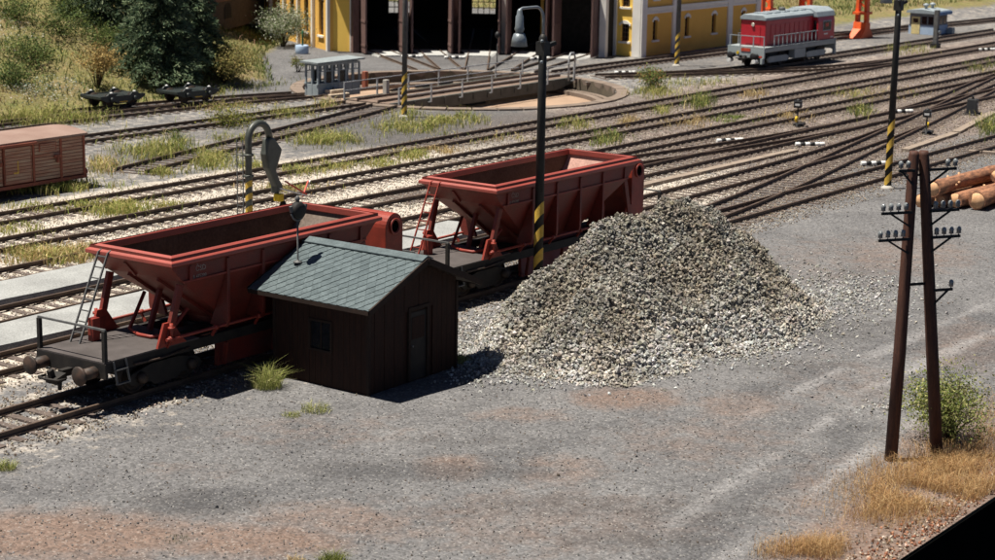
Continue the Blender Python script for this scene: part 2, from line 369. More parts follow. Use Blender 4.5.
    hgt = math_('ADD', math_('MULTIPLY', math_('SUBTRACT', 1.0, vo.outputs['Distance']), 0.7), math_('MULTIPLY', fin, 0.6))
    l.new(hgt, bp.inputs['Height']); l.new(bp.outputs[0], b.inputs['Normal'])
    return m
M_ground = ground_mat()
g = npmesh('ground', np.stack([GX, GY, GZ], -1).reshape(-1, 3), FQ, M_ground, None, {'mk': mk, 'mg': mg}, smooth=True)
tag(g, kind='structure')
# the edge of the layout and the dark room floor below it
fb = MB().box(-30, 260, YB-0.035, YB-0.004, -6, -0.06).build('edge_board', M_black); tag(fb, kind='structure')
fl = MB().add([(-200, -200, -60), (700, -200, -60), (700, YB-0.3, -60), (-200, YB-0.3, -60)], [(0, 1, 2, 3)]).build('floor', M_black); tag(fl, kind='structure')
def slab(name, x0, x1, y0, y1, z, m):
    xs = np.arange(x0, x1+0.01, 0.8); mb = MB(); vs = []; fs = []
    for x in xs:
        a = y0+0.05*random.uniform(-1, 1); c = y1+0.05*random.uniform(-1, 1)
        vs += [(x, a, -0.02), (x, a+0.06, z-0.02), (x, (a+c)/2, z+0.03), (x, c-0.06, z-0.02), (x, c, -0.02)]
    for i in range(len(xs)-1):
        for k in range(4): fs.append((i*5+k, (i+1)*5+k, (i+1)*5+k+1, i*5+k+1))
    n = len(vs); fs += [tuple(range(5)), tuple(range(n-5, n))[::-1]]
    return tag(mb.add(vs, fs).build(name, m), kind='structure')
slab('platform_between_tracks', 8, 51.8, 45.42, 47.65, 0.30, M_platg)
slab('platform_beside_siding', 8, 57.5, 41.05, 43.25, 0.30, M_platg)

# ------------------------------------------------------------------ railway tracks
def smooth_line(pts, step=0.31):
    p = [np.array(q, float) for q in pts]
    for _ in range(3):
        q = [p[0]]
        for a, b in zip(p[:-1], p[1:]): q += [0.75*a+0.25*b, 0.25*a+0.75*b]
        p = q+[p[-1]]
    p = np.array(p); d = np.r_[0, np.cumsum(np.hypot(*np.diff(p, axis=0).T))]
    t = np.arange(0, d[-1], step); return np.stack([np.interp(t, d, p[:, 0]), np.interp(t, d, p[:, 1])], 1)
RPROF = [(-0.07, 0.0), (0.07, 0.0), (0.07, 0.02), (0.012, 0.045), (0.012, 0.105), (0.037, 0.12), (0.037, 0.155), (-0.037, 0.155), (-0.037, 0.12), (-0.012, 0.105), (-0.012, 0.045), (-0.07, 0.02)]
def rail_mesh(c, off, z0, widen=1.0):
    d = np.gradient(c, axis=0); d /= np.hypot(*d.T)[:, None]; nrm = np.stack([-d[:, 1], d[:, 0]], 1)
    k = len(RPROF); V = np.zeros((len(c), k, 3))
    for j, (u, v) in enumerate(RPROF):
        V[:, j, :2] = c+nrm*(off+u*widen); V[:, j, 2] = z0+v
    i = np.arange(len(c)-1)[:, None]*k; F = []
    for j in range(k): F.append(np.concatenate([i+j, i+(j+1) % k, i+k+(j+1) % k, i+k+j], 1))
    return V.reshape(-1, 3), np.concatenate(F)
SLV = []
for q in range(4):
    mb = MB(); s = random.uniform; mb.hexa([(-.13, -1.27, -.11), (.13, -1.27, -.11), (.13, 1.27, -.11), (-.13, 1.27, -.11)], [(-.12+s(-.01, .01), -1.26, .0), (.12+s(-.01, .01), -1.25, s(-.01, 0)), (.12, 1.25+s(-.03, .02), s(-.01, 0)), (-.12, 1.26, 0)])
    o = mb.build('sleeper', M_sleeper); SLV.append(o.data); bpy.data.objects.remove(o)
TRACKS = {}; nz = [0]
def track(key, pts, label, single=0, sleepers=True, group='tracks of the yard', wid=1.0, zb=0.045):
    """single: how many sleepers (nearest in view) are parts of their own"""
    c = smooth_line(pts, 0.31); nz[0] += 1; dz = 0.0035*(nz[0] % 6)
    t = thing('railway_track', label, 'railway track', (c[0][0], c[0][1], 0), 0, group); loc = np.array([c[0][0], c[0][1], 0])
    for sgn in (1, -1):
        V, Fq = rail_mesh(c[::2], sgn*0.7525, zb+dz); npmesh('rail', V-loc, Fq, M_rail, t)
    TRACKS[key] = c
    if not sleepers: return t
    sl = c[::2]; d = np.gradient(sl, axis=0); ang = np.arctan2(d[:, 1], d[:, 0])
    vis = [i for i in range(len(sl)) if in_frame(sl[i][0], sl[i][1])]
    vis.sort(key=lambda i: sl[i][0]+sl[i][1]); own = set(vis[:single]); rest = MB()
    for i in range(len(sl)):
        a = ang[i]+random.gauss(0, 0.012); z = zb-dz*0.5-0.003*random.random()
        if i in own:
            o = link('sleeper', SLV[i % 4], t, (sl[i][0]-loc[0], sl[i][1]-loc[1], z)); o.rotation_euler = (0, 0, a)
        elif in_frame(sl[i][0], sl[i][1], 0, 200):
            ca, sa = math.cos(a), math.sin(a)
            vs = [(v.co.x*ca-v.co.y*sa+sl[i][0]-loc[0], v.co.x*sa+v.co.y*ca+sl[i][1]-loc[1], v.co.z+z) for v in SLV[i % 4].vertices]
            rest.add(vs, [tuple(p.vertices) for p in SLV[i % 4].polygons])
    if rest.v: rest.build('sleepers', M_sleeper, t)['kind'] = 'stuff'
    return t
track('H', [(12, 35.45), (30, 35.62), (42, 35.95), (55, 36.05), (80, 36.1), (170, 36.1)], 'nearest rusty track that runs under the two red hopper wagons', 160)
track('G', [(12, 40.0), (50, 40.05), (75, 40.15), (86, 40.75), (96, 42.0)], 'second track back, beyond the hopper wagons, bending into the switches', 110)
track('F', [(12, 44.35), (60, 44.38), (100, 44.35), (170, 44.3)], 'track between the two pale gravel platforms', 150)
track('E', [(12, 48.65), (60, 48.6), (120, 48.5), (190, 48.6)], 'track just beyond the water crane and the far pale platform', 120)
track('D', [(12, 52.7), (80, 52.65), (190, 52.4)], 'fifth track from the front, straight between weedy strips', 90)
track('C', [(12, 56.75), (60, 56.65), (90, 56.9), (190, 57.2)], 'straight track just in front of the turntable', 80)
track('ladder', [(54, 36.05), (60, 36.2), (71, 37.4), (83, 39.6), (92, 41.2), (103, 43.2), (120, 46.6), (128, 48.0), (134, 48.5)], 'diagonal track crossing the others through the switches', 90)
track('cross1', [(60, 48.6), (66, 48.2), (77, 46.1), (87, 44.75), (94, 44.4), (100, 44.35)], 'short crossover track merging from behind the gravel heap', 40)
track('cross2', [(94, 44.35), (101, 44.45), (108, 45.1), (118, 46.9), (127, 48.2), (134, 48.5)], 'short crossover track at the right behind the pole', 30)
track('B', [(40, 70.4), (63, 70.0), (75, 69.7), (83.3, 69.6)], 'track leading straight onto the turntable bridge')
track('A', [(40, 76.0), (66, 75.9), (77, 75.1), (84, 73.6), (88.0, 72.8)][:4], 'track passing behind the grey timber cabin')
track('A0', [(45, 79.3), (60, 78.8), (70, 77.9), (78, 76.6), (84.0, 74.6)], 'rearmost siding on which the two bare bogies stand')
track('S', [(57.8, 61.4), (64, 62.9), (77, 66.0), (83.6, 67.9)], 'spur ending in weeds beside the brown boxcar')
track('K1', [(104.4, 70.3), (112, 70.4), (125, 69.5), (160, 69.0)], 'track along the foot of the yellow building')
track('K2', [(104.3, 67.2), (108, 64.9), (113, 61.8), (120, 58.3), (127, 57.2), (133, 57.05)], 'curved track from the turntable down to the through track')
track('L1', [(105.6, 66.2), (109.5, 64.2), (113.5, 62.8), (118, 62.45), (126, 62.3), (160, 62.0)], 'track on which the red locomotive stands')
track('L0', [(138, 72), (146, 70), (158, 68.2), (180, 66)], 'far siding beyond the orange crane')
for i in range(5):
    a = math.radians(53.9-9.2*i); ca, sa = math.cos(a), math.sin(a)
    track('R%d' % i, [(RHC[0]+r*ca, RHC[1]+r*sa) for r in (9.9, 16, 24, 41)], ['leftmost', 'second from left', 'middle', 'second from right', 'rightmost'][i]+' of the five rails fanning into the roundhouse doors', sleepers=False, group='tracks fanning out of the turntable', zb=0.012)

# loose ballast
def track_dist(P):
    d = np.full(len(P), 9e9)
    for k, c in TRACKS.items():
        if k[0] == 'R': continue
        for sgn in (1, -1):
            pass
        cc = c[::4]
        lo, hi = cc.min(0)-2, cc.max(0)+2
        s = ((P > lo) & (P < hi)).all(1)
        if s.any():
            idx = np.where(s)[0]
            for ch in np.array_split(idx, max(1, len(idx)//4000)):
                d[ch] = np.minimum(d[ch], np.hypot(P[ch, None, 0]-cc[None, :, 0], P[ch, None, 1]-cc[None, :, 1]).min(1))
    return d
def frame_pts(n, x0, x1, y0, y1):
    P = np.stack([RNG.uniform(x0, x1, n), RNG.uniform(y0, y1, n)], 1)
    v = np.concatenate([P, np.zeros((n, 1))], 1)-np.array([0, 0, ZC]); q = v@_fw
    sx = CXP+F_PX*(v@R2)/q; sy = CYP-F_PX*(v@U2)/q
    return P[(sx > -25) & (sx < 1020) & (sy > -20) & (sy < 585)]
PALE = [(.56, .52, .46), (.47, .43, .37), (.60, .57, .52), (.40, .33, .26), (.44, .35, .26), (.26, .24, .23), (.50, .43, .34)]
BROWN = [(.30, .235, .18), (.245, .18, .13), (.37, .315, .25), (.165, .13, .105), (.41, .36, .30)]
P = frame_pts(190000, 24, 130, 33.6, 58.6); d = track_dist(P)
keep = (d < 1.75) | (RNG.random(len(P)) < 0.45); P = P[keep]; d = d[keep]
far = P[:, 0]*0.81+P[:, 1]*0.58; keep = RNG.random(len(P)) < np.clip(75/far, 0.25, 1)**1.5; P = P[keep]; d = d[keep]
keep = ~(((P[:, 1] > 41) & (P[:, 1] < 43.3) & (P[:, 0] < 57.5)) | ((P[:, 1] > 45.4) & (P[:, 1] < 47.7) & (P[:, 0] < 51.8))); P = P[keep]; d = d[keep]
keep = ~(np.abs(d-0.7525) < 0.09); P = P[keep]; d = d[keep]
onsl = np.where(d < 1.3, RNG.random(len(P)) < 0.86, True); P = P[onsl]; d = d[onsl]
rb = np.maximum(sstep(62, 82, P[:, 0]+4*RNG.normal(size=len(P))), 0.85*(1-sstep(37.5, 40.5, P[:, 1])))
cols = np.where((RNG.random(len(P)) < rb*0.8)[:, None], pick(BROWN, len(P)), pick(PALE, len(P)))
sz = RNG.uniform(0.045, 0.095, len(P))
o = stones('ballast', np.c_[P, np.full(len(P), 0.02)+sz*0.12], sz, cols*0.80, M_stone); tag(o, 'loose pale and brown ballast stones around the tracks', None, None, 'stuff')
P = frame_pts(60000, 20, 92, 15, 35); far = P[:, 0]*0.81+P[:, 1]*0.58
P = P[RNG.random(len(P)) < np.clip(36/far, 0, 1)**2*0.5]
sz = RNG.uniform(0.03, 0.065, len(P))*np.where(RNG.random(len(P)) < 0.006, 1.8, 1)
o = stones('loose_gravel', np.c_[P, micro(P[:, 0], P[:, 1])+sz*0.2], sz, pick([(.135, .133, .136), (.18, .178, .178), (.11, .109, .113), (.15, .12, .10), (.21, .20, .195)], len(P)), M_stone); tag(o, 'fine grey gravel strewn over the yard in front', None, None, 'stuff')
# ------------------------------------------------------------------ heap of crushed stone
SPINE = [(43.6, 30.0, 0.9, 2.4), (44.8, 30.1, 1.75, 3.0), (45.9, 30.2, 2.68, 3.7), (46.7, 30.0, 3.22, 4.3), (47.5, 29.8, 3.26, 4.0), (48.4, 29.5, 3.12, 4.0), (49.2, 29.2, 3.50, 4.2), (49.9, 29.0, 3.62, 4.0), (50.6, 28.7, 3.30, 3.5), (51.2, 28.4, 2.85, 3.1), (51.7, 28.0, 2.2, 2.5), (52.2, 27.5, 1.3, 1.8), (47.5, 27.9, 1.75, 2.6), (44.3, 28.6, 1.75, 2.9)]
def heap(X, Y):
    X = np.asarray(X, float); Y = np.asarray(Y, float); h = np.full(X.shape, -1.0)
    wob = 1+0.30*(fbm(X*0.5+9, Y*0.5)-0.5)
    for x, y, z, R in SPINE:
        d = np.hypot(X-x, (Y-y)*np.where(Y > y, 1.75, 1.0))
        h = np.maximum(h, z*(1-(np.sqrt(d*d+0.06)-0.24)/(R*wob)))
    h = h+np.clip(h, 0, 1)*(0.85*(fbm(X*0.75+2, Y*0.75)-0.5)+0.38*(fbm(X*2.2, Y*2.2+4)-0.5))+0.10*(fbm(X*4, Y*4)-0.5)
    return np.where(h < 0.5, 0.5*np.maximum(0, (h+0.12)/0.62)**1.5, h)
hx = np.arange(37.5, 58.5, 0.15); hy = np.arange(22.8, 34.6, 0.15); HX, HY = np.meshgrid(hx, hy, indexing='ij'); HZ = heap(HX, HY)
pile = thing('stone_heap', 'large heap of pale crushed stone beside the hopper wagons', 'stone heap', (47.5, 29, 0)); po = np.array([47.5, 29, 0])
n1, n2 = len(hx), len(hy); q = (np.arange(n1-1)[:, None]*n2+np.arange(n2-1)[None]).ravel()
FQ = np.stack([q, q+n2, q+n2+1, q+1], 1); FQ = FQ[(HZ.ravel()[FQ] > 0.015).any(1)]
M_heap = mat('heap_core', (0.13, 0.115, 0.095), (0.18, 0.165, 0.145), rough=0.95, scale=5, fine=0.3, fscale=18, bump=0.8)
npmesh('mound', np.stack([HX, HY, HZ-0.03], -1).reshape(-1, 3)-po, FQ, M_heap, pile, smooth=True)
N = 230000; P = np.stack([RNG.uniform(37.5, 58.4, N), RNG.uniform(22.8, 34.5, N)], 1); z = heap(P[:, 0], P[:, 1])
e = 0.05; gxh = (heap(P[:, 0]+e, P[:, 1])-z)/e; gyh = (heap(P[:, 0], P[:, 1]+e)-z)/e; area = np.sqrt(1+gxh**2+gyh**2)
toward = (gxh*(-.81)+gyh*(-.58)) < 0.75
pr = np.where(z > 0.1, 0.52*area, np.where(z > 0.003, 0.16, 0)); pr = np.where(toward, pr, pr*0.6)
k = RNG.random(N) < pr; P = P[k]; z = z[k]; n = len(P)
HEAP = [(.42, .415, .40), (.36, .35, .33), (.54, .535, .52), (.28, .265, .24), (.31, .285, .245), (.23, .225, .22), (.38, .365, .335), (.43, .435, .435), (.33, .335, .335)]
tone = 0.80+0.75*(fbm(P[:, 0]*0.9, P[:, 1]*0.9)-0.5)
sz = np.clip(RNG.lognormal(math.log(0.112), 0.28, n), 0.055, 0.23)*np.where(z < 0.15, 0.8, 1)
warm = sstep(0.45, 0.62, fbm(P[:, 0]*0.95+3, P[:, 1]*0.95+8))[:, None]
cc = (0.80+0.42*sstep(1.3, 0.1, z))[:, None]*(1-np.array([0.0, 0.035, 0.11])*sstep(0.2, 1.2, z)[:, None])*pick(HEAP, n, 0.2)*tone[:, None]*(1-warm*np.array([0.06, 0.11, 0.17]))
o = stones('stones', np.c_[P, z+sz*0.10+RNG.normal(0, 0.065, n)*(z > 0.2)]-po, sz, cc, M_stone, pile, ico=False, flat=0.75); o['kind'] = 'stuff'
# stones spread in front, to the right and beside the shed
P = []
for px, py, a, b, m in ((840, 295, 60, 22, 1500), (700, 352, 90, 14, 900), (560, 378, 90, 10, 700), (470, 345, 26, 26, 900), (885, 408, 20, 5, 90), (800, 320, 40, 25, 700), (470, 300, 40, 25, 500)):
    for _ in range(m): P.append(G(px+random.gauss(0, a/1.6), py+random.gauss(0, b/1.6))[:2])
P = np.array(P); sz = RNG.uniform(0.05, 0.14, len(P))
P = P[(P[:, 1] < 34.2)]; sz = sz[:len(P)]
o = stones('scattered_stones', np.c_[P, np.maximum(heap(P[:, 0], P[:, 1]), 0)+sz*0.2], sz, pick(HEAP, len(P), 0.2)*0.9, M_stone); tag(o, 'loose stones rolled out around the foot of the stone heap', None, None, 'stuff')

# ------------------------------------------------------------------ hopper wagons
M_red = mat('hopper_red', (0.165, 0.020, 0.012), (0.125, 0.026, 0.018), rough=0.55, scale=1.7, fine=0.2, fscale=25, bump=0.05, spec=0.4)
M_redd = mat('hopper_red_lit', (0.26, 0.036, 0.022), (0.18, 0.027, 0.017), rough=0.5, scale=2.5, fine=0.2, spec=0.35)  # brighter red paints light onto the shaft and fittings
M_rim = mat('hopper_rim_lit', (0.30, 0.060, 0.045), (0.24, 0.055, 0.042), rough=0.45, scale=1.5, fine=0.12, spec=0.4)  # same red brightened for the lit rim; body red kept darker for shade
M_inn = mat('hopper_inside_shaded', (0.060, 0.032, 0.022), (0.085, 0.052, 0.038), rough=0.9, scale=1.2, fine=0.25, fscale=14); M_inne = mat('hopper_end_shaded', (0.11, 0.085, 0.07), (0.15, 0.12, 0.10), rough=0.9, scale=1.2, fine=0.25, fscale=14); M_inne2 = mat('hopper_end_lit_dust', (0.40, 0.24, 0.20), (0.30, 0.17, 0.14), rough=0.9, scale=1.6, fine=0.2, fscale=14)  # shade painted into sides and front wagon's ends, light into rear wagon's dusty ends
M_dk = mat('underframe_black', (0.012, 0.011, 0.011), (0.024, 0.02, 0.017), rough=0.7, scale=3, fine=0.25)
M_deck = mat('deck_plate', (0.075, 0.064, 0.062), (0.052, 0.044, 0.042), rough=0.8, scale=2, fine=0.2)
M_wheel = mat('wheel_steel', (0.03, 0.022, 0.018), (0.05, 0.035, 0.026), rough=0.6, scale=4, metal=0.2)
M_tread = mat('wheel_tread', (0.16, 0.14, 0.12), (0.1, 0.08, 0.07), rough=0.35, metal=0.7)
M_grey = mat('grey_steel', (0.12, 0.12, 0.118), (0.08, 0.08, 0.08), rough=0.55, scale=5, fine=0.2)
M_rust = mat('buffer_rust', (0.025, 0.021, 0.019), (0.07, 0.042, 0.03), rough=0.6, scale=5)
M_white = mat('lettering', (0.34, 0.28, 0.24), (0.26, 0.20, 0.17), rough=0.7, scale=8)
def wheelset(t, x, z, r, name='wheelset'):
    p = MB().tube((x, -0.85, z), (x, 0.85, z), 0.08, 10).build(name, M_wheel, t)
    for s in (-1, 1):
        w_ = MB().lathe([(0.02, -0.06), (r*0.55, -0.06), (r*0.62, -0.03), (r*0.84, -0.03), (r*0.86, -0.07), (r*0.99, -0.07), (r, 0.05), (r*1.07, 0.05), (r*1.07, 0.08), (0.02, 0.08)], (x, s*0.75, z), 22, 'y') if s < 0 else MB().lathe([(0.02, -0.08), (r*1.07, -0.08), (r*1.07, -0.05), (r, -0.05), (r*0.99, 0.07), (r*0.86, 0.07), (r*0.84, 0.03), (r*0.62, 0.03), (r*0.55, 0.06), (0.02, 0.06)], (x, s*0.75, z), 22, 'y')
        w_.build('wheel', M_wheel, p)
def buffer_pair(t, x, sgn, z=0.86, m=None):
    for y in (-0.875, 0.875):
        b = MB().lathe([(0.13, 0), (0.15, 0.02), (0.15, 0.34), (0.1, 0.35), (0.1, 0.5), (0.24, 0.51), (0.25, 0.55), (0.22, 0.575), (0.02, 0.6)], (0, 0, 0), 16, 'x')
        if sgn < 0: b.v = [(-a, c, d) for a, c, d in b.v]
        b.build('buffer', m or M_rust, t, (x, y, z), 0)
def coupling(t, x, sgn, z=0.75):
    c = MB(); c.beam((x, 0, z), (x+sgn*0.35, 0, z), 0.16, 0.18); c.beam((x+sgn*0.33, 0, z-0.03), (x+sgn*0.66, 0, z-0.13), 0.42, 0.16)
    c.path([(x+sgn*0.5, -0.36, z-0.06), (x+sgn*0.75, -0.34, z-0.05), (x+sgn*0.86, 0, z-0.03), (x+sgn*0.75, 0.34, z-0.05), (x+sgn*0.5, 0.36, z-0.06)], 0.035, 6)
    c.beam((x+sgn*0.6, 0, z-0.1), (x+sgn*0.68, 0, z+0.16), 0.12, 0.14)
    c.beam((x+sgn*0.35, 0, z-0.05), (x+sgn*0.38, 0, z-0.42), 0.06, 0.09)
    c.build('coupling', M_dk, t)
ZR = 0.205
def hopper(label, X0, Yc, rz, own_ladder, hx):
    t = thing('hopper_wagon', label, 'hopper wagon', (X0, Yc, ZR), rz, 'red hopper wagons on the nearest track')
    L = 12.6; x0, x1 = 2.1, 10.5; zt = 3.46; zd = 1.13
    # hopper shell, outside and inside, as one plate body
    def ring(a, b, hw, z): return [(a, -hw, z), (b, -hw, z), (b, hw, z), (a, hw, z)]
    out = [ring(x0+0.02, x1-0.02, 1.46, zt), ring(x0+0.02, x1-0.02, 1.46, zt-0.20), ring(x0+0.10, x1-0.10, 1.40, zt-0.30), ring(x0+0.52, x1-0.52, 1.38, zt-0.72), ring(x0+2.75, x1-2.75, 0.78, 1.25), ring(x0+2.95, x1-2.95, 0.62, 0.62)]
    inn = [ring(x0+0.02, x1-0.02, 1.46, zt), ring(x0+0.16, x1-0.16, 1.33, zt-0.05), ring(x0+0.2, x1-0.2, 1.31, zt-0.30), ring(x0+0.58, x1-0.58, 1.30, zt-0.72), ring(x0+2.8, x1-2.8, 0.70, 1.25)]
    mb = MB()
    for a, b in zip(out[:-1], out[1:]): mb.add(a+b, [(i, (i+1) % 4, 4+(i+1) % 4, 4+i) for i in range(4)])
    mb.add(out[-1], [(0, 1, 2, 3)])
    mb.build('hopper_body', M_red, t)
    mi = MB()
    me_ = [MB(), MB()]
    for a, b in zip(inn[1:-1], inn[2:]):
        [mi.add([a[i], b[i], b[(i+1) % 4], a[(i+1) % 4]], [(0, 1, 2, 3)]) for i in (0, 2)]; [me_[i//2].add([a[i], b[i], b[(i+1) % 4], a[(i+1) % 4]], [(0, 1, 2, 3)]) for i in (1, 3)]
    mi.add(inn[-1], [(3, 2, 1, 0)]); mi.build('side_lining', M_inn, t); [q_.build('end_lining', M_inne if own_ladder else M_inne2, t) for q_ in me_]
    # rolled rim: a stout sloping flange all round
    rim = MB(); pr = [(0.03, -0.05), (0.03, 0.05), (-0.22, 0.19), (-0.26, 0.18), (-0.26, 0.0), (-0.10, -0.05)]
    R_ = []
    for sx_, sy_ in ((0, -1), (1, -1), (1, 1), (0, 1)):
        R_.append([((x0-0.03 if sx_ == 0 else x1+0.03)+(-1 if sx_ == 0 else 1)*u, sy_*(1.52+u), zt-0.17+v) for u, v in pr])
    k = len(pr)
    for i in range(4):
        a, b = R_[i], R_[(i+1) % 4]; rim.add(a+b, [(j, (j+1) % k, k+(j+1) % k, k+j) for j in range(k)])
    rim.build('rim', M_rim, t, bevel=0.015)
    # fold rail under the top panels and vertical ribs
    for s in (-1, 1):
        MB().beam((x0+0.50, s*1.405, zt-0.70), (x1-0.50, s*1.405, zt-0.70), 0.05, 0.05).build('side_rail', M_redd, t)
        for i in range(6):
            x = x0+0.75+i*(x1-x0-1.5)/5
            if 0 < i < 5:
                rb = MB(); rb.prism([(s*1.40, zt-0.30), (s*1.45, zt-0.32), (s*1.45, 1.5), (s*1.38, 1.28), (s*0.80, 1.28), (s*1.385, zt-0.74)], x-0.05, x+0.05, 'yz'); rb.build('rib', M_red, t, bevel=0.01)
            else:
                MB().box(x-0.05, x+0.05, s*1.402, s*1.445, zt-0.68, zt-0.32).build('rib', M_red, t)
    for xe, sg in ((x0, 1), (x1, -1)):
        for y in (-0.5, 0.55):
            MB().beam((xe+sg*0.50, y, zt-0.74), (xe+sg*2.6, y, 1.30), 0.08, 0.10).build('end_rib', M_red, t)
        MB().beam((xe+sg*0.13, 0.3, zt-0.34), (xe+sg*0.50, 0.3, zt-0.74), 0.08, 0.06).build('end_rib', M_red, t)
        # corner legs carrying the hopper ends, splayed feet with V frames
        for s in (-1, 1):
            lg = MB(); lg.beam((xe+sg*0.52, s*1.26, zt-0.78), (xe+sg*0.05, s*1.22, zd+0.06), 0.12, 0.20, (1, 0, 0)); lg.build('corner_leg', M_red, t, bevel=0.015)
            ft = MB(); ft.prism([(xe-sg*0.30, zd+0.01), (xe+sg*0.75, zd+0.01), (xe+sg*0.60, zd+0.14), (xe+sg*0.25, zd+0.62), (xe-sg*0.05, zd+0.62)], s*1.17, s*1.24, 'xz'); ft.build('leg_gusset', M_redd, t)
        v = MB(); v.path([(xe+sg*1.25, 0.75, zd+0.95), (xe+sg*0.55, 0.62, zd+0.10), (xe+sg*0.35, 0.1, zd+0.06), (xe+sg*0.35, -0.35, zd+0.06), (xe+sg*0.75, -0.6, zd+0.1), (xe+sg*1.2, -0.85, zd+0.75)], 0.055, 6); v.build('brace_frame', M_redd, t)
        MB().beam((xe+sg*0.9, 0.25, zd+0.05), (xe+sg*1.35, 0.25, zd+1.15), 0.10, 0.14, (1, 0, 0)).build('inner_leg', M_red, t)
    # underframe
    fr = MB()
    for s in (-1, 1): fr.beam((0.04, s*1.12, zd-0.16), (L-0.04, s*1.12, zd-0.16), 0.12, 0.26)
    fr.beam((0.3, 0, zd-0.18), (L-0.3, 0, zd-0.18), 0.36, 0.24)
    for x in (3.2, 4.8, 7.8, 9.4): fr.box(x-.06, x+.06, -1.05, 1.05, zd-0.27, zd-0.08)
    fr.build('underframe', M_dk, t)
    for x, sg in ((0, -1), (L, 1)):
        MB().box(x-sg*0.0, x-sg*0.09, -1.24, 1.24, zd-0.42, zd-0.035).build('buffer_beam', M_dk, t, bevel=0.012)
        buffer_pair(t, x, sg); coupling(t, x, sg)
    MB().box(0.0, 3.35, -1.20, 1.20, zd-0.03, zd+0.012).build('platform', M_deck, t)
    MB().box(L-2.3, L, -1.20, 1.20, zd-0.03, zd+0.012).build('platform', M_deck, t)
    # end handrails
    for x, h in ((0.06, 0.82), (L-0.06, 0.82)):
        for y in (-1.16, 1.16): MB().box(x-0.05, x+0.05, y-0.05, y+0.05, zd-0.03+0.045, zd+h-0.026).build('handrail_post', M_dk, t)
        MB().beam((x, -1.2, zd+h), (x, 1.2, zd+h), 0.05, 0.05).build('handrail', M_grey, t)
    # ladder to the rim
    ld = MB(); a = Vector((0.95, 0.86, zd)); b = Vector((2.02, 0.86, zt-0.12)); m_l = M_grey if own_ladder else M_redd
    for s in (-0.17, 0.17): ld.beam(a+Vector((0, s, 0)), b+Vector((0, s, 0)), 0.035, 0.05)
    ld.beam(b+Vector((0, -.17, 0)), b+Vector((0.15, -.17, 0.06)), .03, .03); ld.beam(b+Vector((0, .17, 0)), b+Vector((0.15, .17, 0.06)), .03, .03)
    lo = ld.build('ladder', m_l, t)
    for i in range(1, 9): MB().beam(a.lerp(b, i/8.4)+Vector((0, -.17, 0)), a.lerp(b, i/8.4)+Vector((0, .17, 0)), 0.03, 0.03).build('rung', m_l, lo)
    MB().box(1.3, 1.55, 0.55, 0.75, zd+0.013, zd+0.62).build('valve_box', M_redd, t, bevel=0.02)
    # working shaft along each side with collars
    for s in (-1, 1):
        p = MB().tube((x0-0.1, s*1.36, zd+0.22), (x1+0.1, s*1.36, zd+0.22), 0.042, 10).build('side_shaft', M_redd, t)
        for i in range(6):
            x = x0+0.05+i*(x1-x0-0.1)/5; c = MB().lathe([(0.05, -0.06), (0.075, -0.05), (0.075, 0.05), (0.05, 0.06)], (x, s*1.36, zd+0.22), 10, 'x'); c.beam((x, s*1.36, zd+0.2), (x, s*1.22, zd-0.02), 0.05, 0.06); c.build('shaft_bracket', M_redd, t)
        hw = MB(); hw.tube((x0+0.08, s*1.36, zd+0.25), (x0+0.08, s*1.36, zd+0.62), 0.045, 8); hw.lathe([(0.02, -0.03), (0.09, -0.03), (0.09, 0.03), (0.02, 0.03)], (x0+0.08, s*1.36, zd+0.5), 10); hw.build('release_handle', M_redd, t)
        ch = MB(); ch.hexa([(4.2, s*0.98-0.06, 0.18), (8.4, s*0.98-0.06, 0.18), (8.4, s*0.98+0.06, 0.18), (4.2, s*0.98+0.06, 0.18)], [(4.5, s*0.72-0.06, 1.2), (8.1, s*0.72-0.06, 1.2), (8.1, s*0.72+0.06, 1.2), (4.5, s*0.72+0.06, 1.2)]); ch.build('chute_flap', M_red, t)
        for x in (4.35, 6.3, 8.25): MB().beam((x, s*1.22, zd-0.3), (x, s*1.12, 0.22), 0.1, 0.07).build('flap_arm', M_red, t)
        # corner steps
        st = MB()
        for x in (0.30, 0.72): st.beam((x, s*1.20, zd-0.02), (x+0.06, s*1.27, zd-0.62), 0.035, 0.05)
        for z in (0.25, 0.60): st.beam((0.30+z*.08, s*(1.2+z*.11), zd-z), (0.72+z*.08, s*(1.2+z*.11), zd-z), 0.09, 0.03)
        st.build('step', M_grey, t)
        MB().path([(1.0, s*1.21, zd-0.22), (1.9, s*1.25, zd-0.24), (3.0, s*1.2, zd-0.18)], 0.03, 6).build('brake_pipe', M_rust, t)
    # round-topped gear housing at the right-hand end
    hb = MB(); X = hx; rr = 0.41; arc = [(X+rr*math.cos(a), 2.84+rr*math.sin(a)) for a in np.linspace(0, math.pi, 13)]
    hb.prism([(X-rr, zd+0.012), (X+rr, zd+0.012)]+arc, -1.12, 0.42, 'xz'); ho = hb.build('gear_housing', M_redd, t, bevel=0.02)
    MB().lathe([(0.24, 0), (0.25, -0.05), (0.19, -0.06), (0.18, -0.012), (0.02, -0.01)], (X, -1.121, 2.86), 18, 'y').build('porthole_ring', M_redd, ho)
    MB().lathe([(0.17, -0.02), (0.02, -0.022)], (X, -1.122, 2.86), 18, 'y').build('porthole', M_black, ho)
    # bogies
    for xb in (2.25, L-2.25):
        bf = MB()
        for s in (-1, 1):
            bf.prism([(xb-1.35, 0.42), (xb-1.2, 0.30), (xb-0.55, 0.30), (xb-0.4, 0.18), (xb+0.4, 0.18), (xb+0.55, 0.30), (xb+1.2, 0.30), (xb+1.35, 0.42), (xb+1.2, 0.60), (xb+0.5, 0.76), (xb-0.5, 0.76), (xb-1.2, 0.60)], s*0.98, s*1.07, 'xz')
        bf.box(xb-0.22, xb+0.22, -0.97, 0.97, 0.55, 0.78); bf.build('bogie_frame', M_dk, t, bevel=0.01)
